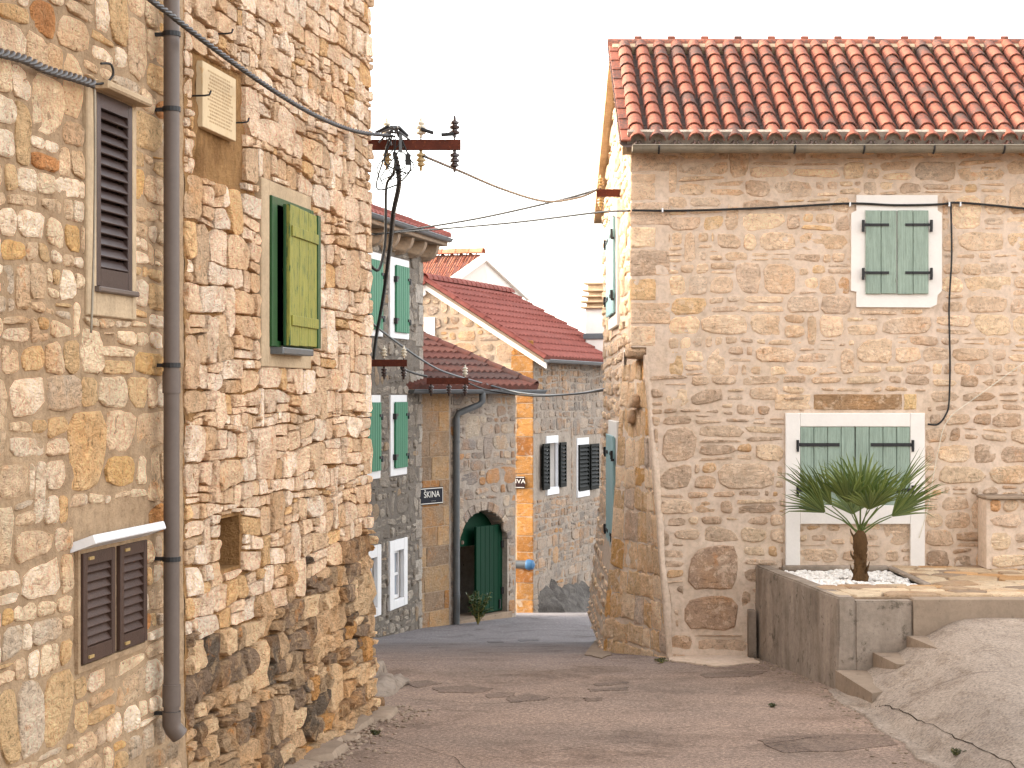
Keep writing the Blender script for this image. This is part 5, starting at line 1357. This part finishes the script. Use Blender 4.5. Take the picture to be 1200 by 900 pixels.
skin('gable_mortar', Bg, 0, 2 * uAp, 0, BH + slope_b * uAp, .09, M['mo_back'], back, (), .01, 5, 0, planes=[plb, plb2])
rb = random.Random(51); SBk = Stones(back, M['st_far'], 170, 'gable_stone')
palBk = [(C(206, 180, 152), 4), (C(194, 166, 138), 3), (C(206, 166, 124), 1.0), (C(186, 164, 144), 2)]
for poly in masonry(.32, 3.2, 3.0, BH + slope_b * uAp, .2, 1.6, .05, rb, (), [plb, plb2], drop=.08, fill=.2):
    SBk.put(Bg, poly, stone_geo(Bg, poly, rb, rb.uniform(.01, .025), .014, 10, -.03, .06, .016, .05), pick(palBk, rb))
v = .4
while v < BH - .1:
    h = rb.uniform(.26, .4); l = rb.choice((.45, .33)); poly = [(-.01, v + .008), (l, v + .008), (l, v + h - .008), (-.01, v + h - .008)]; v += h
    SBk.put(Bg, poly, stone_geo(Bg, poly, rb, .012, .014, 12, -.03, .03, .006, .02, it=0), pick([(C(190, 138, 80), 3), (C(178, 124, 68), 2), (C(164, 108, 58), 1)], rb))  # golden sunlight is put into the tint of these corner stones
SBk.done()
SBs = Stones(back, M['st_far'], 0, 'wall_stone')
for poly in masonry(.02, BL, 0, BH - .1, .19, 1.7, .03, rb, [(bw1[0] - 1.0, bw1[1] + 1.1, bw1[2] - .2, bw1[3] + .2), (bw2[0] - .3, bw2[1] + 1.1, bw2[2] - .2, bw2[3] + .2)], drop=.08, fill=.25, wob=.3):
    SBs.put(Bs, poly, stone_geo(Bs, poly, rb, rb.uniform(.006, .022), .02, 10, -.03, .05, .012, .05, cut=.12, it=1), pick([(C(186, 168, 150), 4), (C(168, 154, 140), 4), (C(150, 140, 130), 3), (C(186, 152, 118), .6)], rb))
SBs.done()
m = MB(); m.box(Bs.P(BL / 2, BH / 2, -2.5), Bs.U, Bs.V, Bs.N, BL / 2 - .1, BH / 2, 1.9); m.build('house_core', M['mo_backs'], back)
for i, b in enumerate((bw1, bw2)):
    m = MB(); m.wbox(Bs, b[0] - .05, b[1] + .05, b[3], b[3] + .15, -.05, .03, .005); m.wbox(Bs, b[0] - .05, b[1] + .05, b[2] - .15, b[2], -.05, .05, .005); m.wbox(Bs, b[0] - .05, b[0], b[2], b[3], -.05, .03); m.wbox(Bs, b[1], b[1] + .05, b[2], b[3], -.05, .03); m.build('window_surround', M['white_paint'], back)
    reveal('window_reveal', Bs, b, .25, M['plaster_white'], back, ('pane', 'glass' if i == 0 else 'dark_in'), -.02)
    W_ = b[1] - b[0]
    for (p, q) in (((b[0] - W_ * .5 - .1, b[0] - .02), (b[1] + .02, b[1] + W_ * .62)) if i == 0 else ((b[0] + .0, b[0] + W_ * .98), (b[1] + .02, b[1] + W_ * .85))):
        sh = louvre(Bs, (p, q, b[2] - .02, b[3] + .0), .06 if not (i == 1 and p < b[1] - .1) else .03, 'shutter', M['dark_shut'], back, 10, fr=.05)
# eave/roof
be0 = Bs.P(-.15, BHw + .02, .30); be1 = Bs.P(BL + 1.5, BHw + .02, .30)
bup = -Bs.N; br_ = math.atan(slope_b); Lb = (uAp + .30) / math.cos(br_)
WB = (be1 - be0).length
m = MB(); tile_field(m, be0, be1, bup, br_, Lb, 11, .24, amp=.045, step=.05, t1=lambda s: 5.6 + (Lb - s) * 0.50); m.build('roof_tiles', M['tile_red'], back, False, 'stuff')
bs_ = (bup * math.cos(br_) + Z * math.sin(br_)).normalized()
m = MB(); slab(m, [be0 - Z * .03 + Bs.U * .05, be1 - Z * .03, be1 + bs_ * Lb - Z * .03, be0 + bs_ * Lb - Z * .03 + Bs.U * .05], .05)
# trimmed like the tiles at its far end
q = [be0 - Z * .03 + Bs.U * .05, be0 + Bs.U * (5.5 + Lb * .5) - Z * .03, be0 + Bs.U * 5.5 + bs_ * Lb - Z * .03, be0 + bs_ * Lb - Z * .03 + Bs.U * .05]
m = MB(); slab(m, q, .05); broof = m.build('roof_deck', M['concrete'], back)
rcb = coppo('ridge_tile', M['tile_red'], .36, .13, .115, .014, 8)
rd0 = be0 + bs_ * Lb; k = 0
while k * .30 < 5.6: place('ridge_tile', rcb, frame(rd0 + Bs.U * (k * .30 - .05) + Z * .03, Bs.U.cross(Z), Bs.U), broof); k += 1
hp1 = be0 + Bs.U * (5.6 + Lb * .5); hp0 = rd0 + Bs.U * 5.6; hv = hp0 - hp1; k = 0
vgb = coppo('verge_tile', M['tile_red'], .42, .10, .09, .014, 6)
for k in range(9): place('verge_tile', vgb, frame(be0 + bs_ * (k * .38) + Z * .0 + Bs.U * .06, Bs.U, bs_), broof)
# white verge plaster on the gable
m = MB()
for (ua, ub, s) in ((-.30, uAp, 1),):
    va, vb_ = BH - .30 * slope_b - .03, BH + slope_b * uAp - .03
    m.prism(Bg, [(ua, va - .15), (ub, vb_ - .15), (ub, vb_), (ua, va)], -.02, .07)
m.build('verge_plaster', M['plaster_white'], back)
m = MB(); m.prism(Bg, [(uAp, BH + slope_b * uAp - .05), (uAp, BH + slope_b * uAp - .27), (2 * uAp + .3, BH - .05 - .3 * slope_b - .22), (2 * uAp + .3, BH - .05 - .3 * slope_b)], -.02, .07); m.build('verge_plaster', M['plaster_white'], back)
m = MB(); slab(m, [rd0, rd0 + Bs.U * 5.6, rd0 + Bs.U * 5.6 - Bs.N * 3.2 - Z * 1.9, rd0 - Bs.N * 3.2 - Z * 1.9], .06); m.build('rear_slope', M['tile_red'], broof)
m = MB(); m.prism(Bg, [P_2 for P_2 in (Bg.pix(497.5, 372), Bg.pix(510, 372), Bg.pix(510, 405), Bg.pix(497.5, 405))], -.02, .04); m.build('window_surround', M['white_paint'], back)
gutter(be0 + Bs.N * .05 - Z * .02, be0 + Bs.U * (5.6 + Lb * .5) + Bs.N * .05 - Z * .02, .065, M['zinc_grey'], back)
# grey pipe stub with a blue cap low on the gable corner
u, v = Bg.pix(606, 661); m = MB(); m.tube([Bg.P(u, v, .08), Bg.P(.10, v, .08)], .085, 12); stub = m.build('pipe_stub', M['zinc_grey'], back, True)
m = MB(); m.lathe(Bg.P(.10, v, .08), [(.10, 0), (.115, .05), (.09, .14), (.03, .17)], 12, -Bg.U); m.build('pipe_cap', plain_mat('blue_plastic', C(70, 118, 160), .5, .15, 5), stub, True)
# chimney
cb = pt(702, 385, 43.2); cz1 = pt(700, 362, 43.2).z
ch = MB(); hw = .30
def cbx(m, z0, z1, s, ch_=.01): m.box((cb.x, cb.y, (z0 + z1) / 2), Bs.U, Bs.N, Z, s * .86, s * .86, (z1 - z0) / 2, ch_)
m = MB(); cbx(m, cb.z - .9, cz1, .29); chim = m.build('chimney', M['plaster_white'], broof)
zt = cz1
for k in range(3):
    m = MB(); cbx(m, zt, zt + .045, .40 - .02 * (k == 2)); cbx(m, zt + .045, zt + .13, .27 - .02 * k, .0); m.build('chimney_louvre', M['plaster_cream'], chim); zt += .13
m = MB(); cbx(m, zt, zt + .05, .36); cbx(m, zt + .05, zt + .16, .24, .0); cbx(m, zt + .16, zt + .21, .33); m.build('chimney_cap', M['plaster_cream'], chim)
m = MB(); cbx(m, cb.z - .25, cb.z - .12, .34); m.build('flashing', M['zinc_grey'], chim)
r2 = Bg.rect(592, 558, 616, 572)
sign(Bg, r2, 'NVA', '-', 'small brown street sign on the sunlit corner stones', M['brown_enamel'], n=.04, tx=Bg.pix(608.5, 565)[0], flip=-1)
# bedrock at its foot
v = []; f = []; n_, m_ = 30, 14; 
for j in range(m_ + 1):
    for i in range(n_ + 1):
        u = .35 + 5.6 * i / n_; t = j / m_; top_ = .55 + .22 * noise.noise((u * 1.3, 2, 0)) + .18 * noise.noise((u * 4.1, 6, 0)) + .2 * min(1, u / 2)
        p = Bs.P(u, 0, 0); z0 = gz(p.x, p.y) + 5.2 - .1
        out = .55 * (1 - t) ** .8 + .10 * noise.noise((u * 3, t * 4, 1)) + .10 * noise.noise((u * 8 + t * 4, t * 2, 5))
        v.append(Bs.P(u, z0 + top_ * t, max(-.05, out * min(1, i / 2)) if t < 1 else -.06))
for j in range(m_):
    for i in range(n_): f.append((j * (n_ + 1) + i, j * (n_ + 1) + i + 1, (j + 1) * (n_ + 1) + i + 1, (j + 1) * (n_ + 1) + i))
tag(obj('rock_outcrop', v, f, M['rock'], None, True, angle=35), 'dark grey bedrock sloping out from the foot of the end house', 'rock')

# ------------------------------------------------------------------ FAR HOUSE with the white gable
fd_ = 48.0; fh = empty('far_house', pt(560, 420, fd_), 'distant house with white gable and orange tile roof above the red roof', 'house')
ap = pt(567, 298, fd_); gl_ = pt(524, 326, fd_); gr_ = pt(612, 340, fd_ + 2.0)
gl_ = pt(522, 330, fd_ - .6)
b0 = Vector((gl_.x, gl_.y, -3)); b1 = Vector((gr_.x, gr_.y, -3))
off = Vector((-3.6, 1.4, 0))
v = [b0, b1, gr_, ap, gl_]; v += [p + off for p in v]
obj('wall', v, [(0, 1, 2, 3, 4), (9, 8, 7, 6, 5), (0, 4, 9, 5), (1, 6, 7, 2)], M['plaster_white'], fh)
gd = (gr_ - gl_); gn = Vector((gd.y, -gd.x, 0)).normalized()
m = MB()
def rake(m, a, b, th=.20, pr=.10):
    q = [a, b, b - Z * th, a - Z * th]; m.add(q + [p + gn * pr for p in q], [(3, 2, 1, 0), (4, 5, 6, 7)] + [(i, (i + 1) % 4, 4 + (i + 1) % 4, 4 + i) for i in range(4)])
rake(m, gl_ + (gl_ - ap) * .12 + Z * .03, ap + Z * .03); rake(m, ap + Z * .028, gr_ + (gr_ - ap) * .12 + Z * .028); m.build('gable_coping', M['plaster_white'], fh)
dn = (gl_ - ap); e_ = gl_ + dn * .12
m = MB()
fsl = (ap - e_); Lf = fsl.length
cf = coppo('tile', M['tile_orange'], .46, .11, .10, .014, 5)
fsd = fsl.normalized(); od = off.normalized()
froof = MB(); slab(froof, [e_, ap, ap + off, e_ + off], .08); froof_o = froof.build('roof', M['tile_brown'], fh)
nr = int(Lf / .3)
c_ = .12
while c_ < off.length:
    for r_ in range(nr + 1): place('tile', cf, frame(e_ + fsd * min(r_ * .3, Lf - .4) + od * c_ + Z * .02, od, fsd - Z * .03), froof_o)
    c_ += .26
slab2 = MB(); e2_ = gr_ + (gr_ - ap) * .12; slab(slab2, [e2_, ap, ap + off, e2_ + off], .08); slab2.build('rear_slope', M['tile_red'], froof_o)
cf2 = coppo('ridge_tile', M['tile_orange'], .42, .13, .12, .014, 6); c_ = 0
while c_ < off.length: place('ridge_tile', cf2, frame(ap + od * c_ + Z * .04, od.cross(Z), od), froof_o); c_ += .38

# ------------------------------------------------------------------ poles, insulators, cables
def smooth_pts(P, n=8):
    P = [Vector(p) for p in P]; out = []
    for i in range(len(P) - 1):
        p0 = P[max(i - 1, 0)]; p1 = P[i]; p2 = P[i + 1]; p3 = P[min(i + 2, len(P) - 1)]
        for k in range(n):
            t = k / n; out.append(.5 * ((2 * p1) + (p2 - p0) * t + (2 * p0 - 5 * p1 + 4 * p2 - p3) * t * t + (3 * p1 - p0 - 3 * p2 + p3) * t ** 3))
    out.append(P[-1]); return out
def insulator(m, c, s=1.0, down=False):
    pr = [(.012, 0), (.012, .02), (.034, .03), (.036, .045), (.020, .052), (.020, .062), (.034, .070), (.036, .085), (.020, .092), (.020, .10), (.030, .108), (.030, .12), (.012, .13), (.008, .165)]
    m.lathe(c, [(r_ * s * 1.2, h * s * 1.05) for r_, h in pr], 12, -Z if down else Z)
def crossarm(name, a, b, h, t, label, ins, mat=M['rust']):
    d = (b - a).normalized(); e = empty(name, (a + b) / 2, label, 'cross-arm', 'rusty insulator arms'); nn_ = d.cross(Z)
    m = MB(); L = (b - a).length; m.box((a + b) / 2 + nn_ * 0 + Z * 0, d, nn_, Z, L / 2, .008, h / 2); m.box((a + b) / 2 - nn_ * (t / 2 + .008) + Z * (h / 2 - .006), d, nn_, Z, L / 2 - .002, t / 2, .005); m.box((a + b) / 2 - nn_ * (t / 2 + .008) - Z * (h / 2 - .006), d, nn_, Z, L / 2 - .002, t / 2, .005)
    m.build('bar', mat, e)
    for (px, mu, ml, s) in ins:
        c = a + d * ((pt(px, 450, a.y).x - a.x) / d.x) - nn_ * .03
        if mu: m = MB(); insulator(m, c + Z * (h / 2 + .02), s); m.build('insulator', M[mu], e, True)
        if ml: m = MB(); insulator(m, c - Z * (h / 2 - .0), s, True); m.build('insulator', M[ml], e, True)
        m = MB(); m.tube([c - Z * (h / 2 + .03), c + Z * (h / 2 + .04)], .007, 6); m.build('pin', M['iron'], e)
    return e
A0 = pt(420, 169.5, 15.6); A1 = pt(540, 169.5, 15.6); A1.z = A0.z
ca1 = crossarm('insulator_arm', A0, A1, .085, .045, 'long rusty cross-arm with insulators sticking out from the tall house corner', [(453, 'porcelain', 'porc_tan', .95), (493, 'porcelain', 'porc_tan', 1.0), (532.5, 'porc_brown', 'porc_brown', 1.05)])
m = MB(); c = pt(469.5, 168, 15.52); m.box(c, X, Y, Z, .012, .03, .075); m.box(pt(461, 150, 15.6), X, Y, Z, .03, .02, .018); m.build('clamp', M['zinc_grey'], ca1)
m = MB()
for k in range(7): p = pt(R.uniform(462, 482), R.uniform(148, 165), 15.55); q = pt(R.uniform(440, 486), R.uniform(150, 178), 15.5); m.tube([p, (p + q) / 2 + Vector((R.uniform(-.05, .05), 0, R.uniform(.0, .07))), q], .009, 6)
m.build('tangled_wires', M['cable_grey'], ca1)
m = MB()
for k in range(9):
    p = pt(R.uniform(456, 476), R.uniform(150, 182), 15.5); q = pt(R.uniform(448, 480), R.uniform(185, 218), 15.55); c_ = pt(R.uniform(440, 488), R.uniform(180, 222), 15.5)
    m.tube(smooth_pts([p, c_, q], 6), R.choice((.0035, .005, .007)), 5)
m.build('loose_wires', M['rubber'], ca1)
m = MB(); m.box(pt(478, 187, 15.5), X, Y, Z, .022, .02, .045, .005); m.box(pt(466, 197, 15.5), X, Y, Z, .02, .018, .016, .004); m.build('wire_joint', M['iron'], ca1)
for (x1, y1, x2, y2) in ((466, 148, 478, 160), (440, 156, 456, 148), (508, 156, 493, 151), (532, 157, 517, 158)):
    m = MB(); m.tube([pt(x1, y1, 15.58), pt(x2, y2, 15.58)], .016, 7); m.build('wire_clamp', M['iron'], ca1)
B0 = pt(420, 425.5, 27.9); B1 = pt(477, 425.5, 27.9); B1.z = B0.z
crossarm('insulator_arm', B0, B1, .105, .05, 'short dark cross-arm across the grey house wall between its windows', [(450, 'porcelain', 'porc_brown', 1.1), (473, 'porcelain', 'porc_brown', 1.1)])
C0 = pt(500, 446.5, 30.3); C1 = pt(549, 446.5, 30.3); C1.z = C0.z
crossarm('insulator_arm', C0, C1, .10, .05, 'rusty cross-arm in front of the brown tiled outbuilding roof', [(505, None, 'porc_brown', 1.1), (526, None, 'porc_brown', 1.1), (545, 'porcelain', 'porc_brown', 1.1)])
m = MB(); m.tube([C0 + Vector((.05, .05, -.03)), Gw.P(GLn2 - .35, C0.z + 4.3, -.05)], .025, 8); 
D0 = pt(699, 226, 21.7); D1 = pt(733, 226, 21.7); D1.z = D0.z
crossarm('insulator_arm', D0, D1, .085, .05, 'short rusty bracket with one insulator on the beige house gable', [(704, 'porc_tan', 'porc_tan', .85)])

def cable(P, r, label, mat='rubber', twist=0, name='cable', n=8, pitch=.16, seg=8):
    pts_ = smooth_pts(P, seg); m = MB()
    if twist:
        # resample finely and wind the strands round each other
        dense = smooth_pts(P, 160); acc = 0; st = [[] for _ in range(twist)]
        for i, p in enumerate(dense):
            d = (dense[min(i + 1, len(dense) - 1)] - dense[max(i - 1, 0)]).normalized(); a = d.cross(Z).normalized(); b = a.cross(d)
            if i: acc += (p - dense[i - 1]).length
            for k in range(twist):
                t = 2 * math.pi * (acc / pitch + k / twist); st[k].append(p + (a * math.cos(t) + b * math.sin(t)) * r * .95)
        for s in st: m.tube(s, r, 7)
    else: m.tube(pts_, r, n)
    return tag(m.build(name, M[mat], None, True, angle=None), label, 'cable', 'cables and wires strung between the houses')
cable([pt(60, -90, 6.9), pt(175, -2, 9.1), pt(280, 78, 11.0), pt(360, 130, 12.8), pt(415, 153, 14.4), pt(458, 159, 15.5)], .0090, 'thick twisted cable slanting down in front of the tall house wall', 'cable_dark', 3, pitch=.26)
cable([pt(463, 180, 15.6), pt(468, 212, 16.4), pt(461, 250, 18.2), pt(457, 290, 20.3), pt(449, 350, 23.5), pt(441, 395, 26), pt(438, 420, 27.8)], .0125, 'dark cable bundle hanging from the long cross-arm to the grey house', 'rubber', 3, pitch=.3)
cable([pt(464, 186, 15.6), pt(461, 203, 15.8), pt(453, 217, 15.9), pt(452, 255, 15.9), pt(451, 285, 15.9), pt(445, 314, 15.85), pt(437, 314, 15.7), pt(428, 300, 15.45)], .013, 'loose loop of black cable beside the hanging bundle')
cable([pt(497, 183, 15.6), pt(540, 201, 16.8), pt(590, 222, 18.4), pt(640, 236, 20), pt(680, 231, 21.2), pt(700, 222, 21.7)], .013, 'sagging cable from the long cross-arm to the gable bracket', 'cable_grey')
cable([pt(697, 223, 21.7), pt(650, 236, 23), pt(560, 256, 25), pt(480, 269, 27), pt(424, 277, 28)], .014, 'black cable from the gable bracket to the grey house eave')
cable([pt(738, 247, 19.9), pt(700, 249, 20.6), pt(600, 261, 23), pt(500, 269.5, 25.5), pt(424, 275, 27.6)], .012, 'lower long black cable crossing the sky to the beige house corner')
cable([pt(424, 366, 27.5), pt(438, 380, 28), pt(462, 399, 28.8), pt(498, 424, 30), pt(524, 437, 31), pt(572, 451, 32.2), pt(608, 460, 32), pt(644, 463, 30.5), pt(680, 461, 28), pt(712, 455, 25.6)], .016, 'pale thin cable sagging across the brown roof to the far gable', 'zinc_grey')
cable([pt(470, 431, 27.9), pt(484, 437, 29), pt(500, 441, 30.2)], .018, 'short black cable linking the two small cross-arms')
cable([pt(549, 449, 30.3), pt(575, 458, 31.5), pt(625, 464, 31), pt(670, 462, 28.6), pt(711, 457, 25.8)], .014, 'dark cable running just below the pale one to the gable')
RwP = lambda x, y, n=.05: Rw.P(*Rw.pix(x, y), n)
wc = cable([RwP(740, 247), RwP(790, 247.5), RwP(850, 246), RwP(920, 243), RwP(995, 239), RwP(1050, 241), RwP(1100, 240), RwP(1120, 238), RwP(1160, 241), RwP(1200, 245), RwP(1260, 249), RwP(1400, 247)], .012, 'black cable clipped along the beige house front under the eave')
for px in (776, 995, 1111, 1124): m = MB(); m.box(RwP(px, 240 if px > 900 else 247, .045), X, Y, Z, .008, .025, .022); m.build('cable_clip', M['white_paint'], wc)
cable([RwP(1113, 240), RwP(1114, 300), RwP(1111, 360), RwP(1112, 420), RwP(1111, 470), RwP(1107, 486), RwP(1098, 497), RwP(1086, 497)], .010, 'thin black wire dropping down the wall beside the upper sage shutters')
cable([RwP(1330, 330, .06), RwP(1150, 460, .05), RwP(1110, 492, .05), RwP(1098, 530, .05), RwP(1086, 595, .05), RwP(1076, 630, .05)], .004, 'thin white string hanging slack across the wall by the palm', 'porcelain')
LP = lambda x, y, n=.06: Lw.P(*Lw.pix(x, y), n)
cable([LP(-260, 20), LP(-120, 44), LP(0, 66), LP(40, 82), LP(75, 92), LP(96, 99)], .012, 'short grey cable stapled on the tall house beside the upper shutter', 'cable_grey', 2, pitch=.12)
cable([LP(96, 99), LP(106, 97, .08), LP(110, 88, .10), LP(107, 76, .10), LP(100, 75, .08)], .006, 'small wire loop at the corner of the upper brown shutter')
cable([LP(97, 105), LP(97.5, 200), LP(96, 300), LP(93, 390)], .006, 'thin pale wire running down beside the upper brown shutter', 'zinc')
m = MB(); cc = pt(710, 261, 22); m.tube([cc + Vector((math.cos(t) * .045, 0, math.sin(t) * .045)) for t in np.linspace(0, 11, 30)], .005, 5); m.tube([cc + Vector((.04, 0, .03)), pt(718, 253, 22), pt(727, 256, 22)], .005, 5)
tag(m.build('wire_coil', M['zinc'], None, True), 'small coil of wire under the gable bracket', 'wire')

# ------------------------------------------------------------------ small plants and loose stones
def bush(name, base, h, w_, n, label, cat, mat, size=.03, seed=1, parts=True):
    r_ = random.Random(seed); e = empty(name, base, label, cat); lv = MB(); st = MB()
    for k in range(n):
        t = r_.uniform(0, 6.28); d = Vector((math.cos(t), math.sin(t), 0)) * w_ * r_.uniform(.2, 1); tip = base + d + Z * h * r_.uniform(.45, 1)
        mid = base.lerp(tip, .5) + Z * h * .12; st.tube([base, mid, tip], [.006, .004, .002], 4)
        for j in range(14):
            s = r_.uniform(.25, 1); p = base.lerp(mid, min(1, s * 2)) if s < .5 else mid.lerp(tip, s * 2 - 1)
            a = Vector((r_.uniform(-1, 1), r_.uniform(-1, 1), r_.uniform(-.3, .8))).normalized(); b = a.cross(Vector((r_.uniform(-1, 1), r_.uniform(-1, 1), r_.uniform(-1, 1)))).normalized(); L = size * r_.uniform(.7, 1.5)
            lv.add([p, p + a * L * .5 + b * L * .28, p + a * L, p + a * L * .5 - b * L * .28], [(0, 1, 2, 3)])
    st.build('stem', M['petiole'], e); lv.build('foliage', mat, e)
    return e
g_ = gpix(560, 732); bush('potted_shrub', Vector((g_.x, g_.y, gz(g_.x, g_.y))), .55, .24, 34, 'small dark shrub growing in front of the green door', 'shrub', M['bush'], .05, 2)
for i, (px, py, h, lb) in enumerate(((1125, 893, .055, 'weed tuft in the crack at the bottom right corner'), (436, 826, .06, 'weed tuft by the kerb at the tall house corner'), (373, 872, .03, 'small dry weed in the kerb joint'), (440, 858, .03, 'weed tuft on the gutter edge of the asphalt'), (775, 775, .06, 'dark weed tuft at the cut corner of the beige house'), (905, 826, .025, 'yellowish weed at the foot of the retaining wall'))):
    g_ = gpix(px, py, .02); bush('weed', Vector((g_.x, g_.y, gz(g_.x, g_.y) + (.05 if i == 0 else .0))), h, h * 1.3, 14, lb, 'weed', M['weed'], .018, 10 + i)['group'] = 'weeds in the cracks'
def rock(c, s, label, seed, mat='concrete'):
    v = [c + Vector((p.x * s[0], p.y * s[1], p.z * s[2])) * (1 + .35 * noise.noise(p * 1.4 + Vector((seed, 0, 0))) + .12 * noise.noise(p * 4 + Vector((seed, 0, 0)))) for p in rkv]
    return tag(obj('rock', v, rkf, M[mat], None, True, angle=40), label, 'rock', 'rocks at the house corner')
ico = bmesh.new(); bmesh.ops.create_icosphere(ico, subdivisions=3, radius=1); rkv = [v.co.copy() for v in ico.verts]; ico.verts.index_update(); rkf = [tuple(v.index for v in f.verts) for f in ico.faces]; ico.free()
for i, (px, py, s, lb) in enumerate(((445, 812, (.16, .5, .09), 'brown rock at the far corner of the tall house'), (462, 806, (.11, .3, .06), 'low flat rock jutting into the road from the tall house'), (436, 800, (.12, .6, .16), 'dark rock tucked behind the tall house corner'))):
    g_ = gpix(px, py); rock(Vector((g_.x, g_.y + .2, gz(g_.x, g_.y) + .02)), s, lb, i * 7 + 3, 'concrete_old')
# pale cement apron at the cut corner
tag(patch('cement_apron', [(686, 768), (700, 750), (712, 748), (716, 768), (704, 772)], M['concrete'], None, .012, bulge=.012), 'pale cement apron at the foot of the cut corner', None, None, 'structure')
tag(patch('cement_patch', [(778, 766), (800, 762), (880, 770), (890, 778), (840, 782), (785, 775)], M['mo_right'], None, .015, bulge=.02), 'pale cement strip along the foot of the beige house', None, None, 'structure')

rgv = random.Random(77); m = MB()
def grit(p, smin, smax, z=None):
    s_ = rgv.uniform(smin, smax); c = Vector((p.x, p.y, (gz(p.x, p.y) if z is None else z) + s_ * .25)); q = Matrix.Rotation(rgv.uniform(0, 6), 3, 'Z')
    m.add([c + q @ Vector((v_.x * s_ * 1.3, v_.y * s_, v_.z * s_ * .6)) * (1 + .35 * noise.noise(v_ * 1.5 + c * 9)) for v_ in icv], icf)
for k in range(420):
    u_ = rgv.uniform(7.0, LU + .3); p = Lw.P(u_, 0, .12 + abs(rgv.gauss(0, .16))); grit(p, .006, .022)
for k in range(260):
    p = Vector((rgv.uniform(1.5, 2.6), 19.85 - abs(rgv.gauss(0, .25)), 0)); grit(p, .006, .024)
for k in range(260):
    y_ = rgv.uniform(11.5, 20); p = Vector((edge(y_) + rgv.gauss(-.06, .10) if y_ < 16 else 2.9 - (y_ - 16.8) * .1 - abs(rgv.gauss(0, .12)), y_, 0)); grit(p, .005, .018)
tag(m.build('gravel', M['concrete'], None, True, 'stuff', 60), 'loose grit and gravel gathered along the wall feet')

rs_ = lambda x, y: gz(x, y) + .003
for line_ in ([(-.9, 16.2), (-.2, 15.9), (.5, 16.3), (1.4, 16.0)], [(.2, 13.4), (.9, 13.9), (1.6, 13.6), (2.4, 14.2)], [(-1.0, 14.2), (-.4, 13.2), (-.2, 12.2)], [(.6, 19.0), (1.2, 18.2), (2.1, 18.4), (2.7, 17.6)], [(-1.5, 20.5), (-.6, 20.1), (.3, 20.6)]):
    crack(line_, .004, road, rs_)
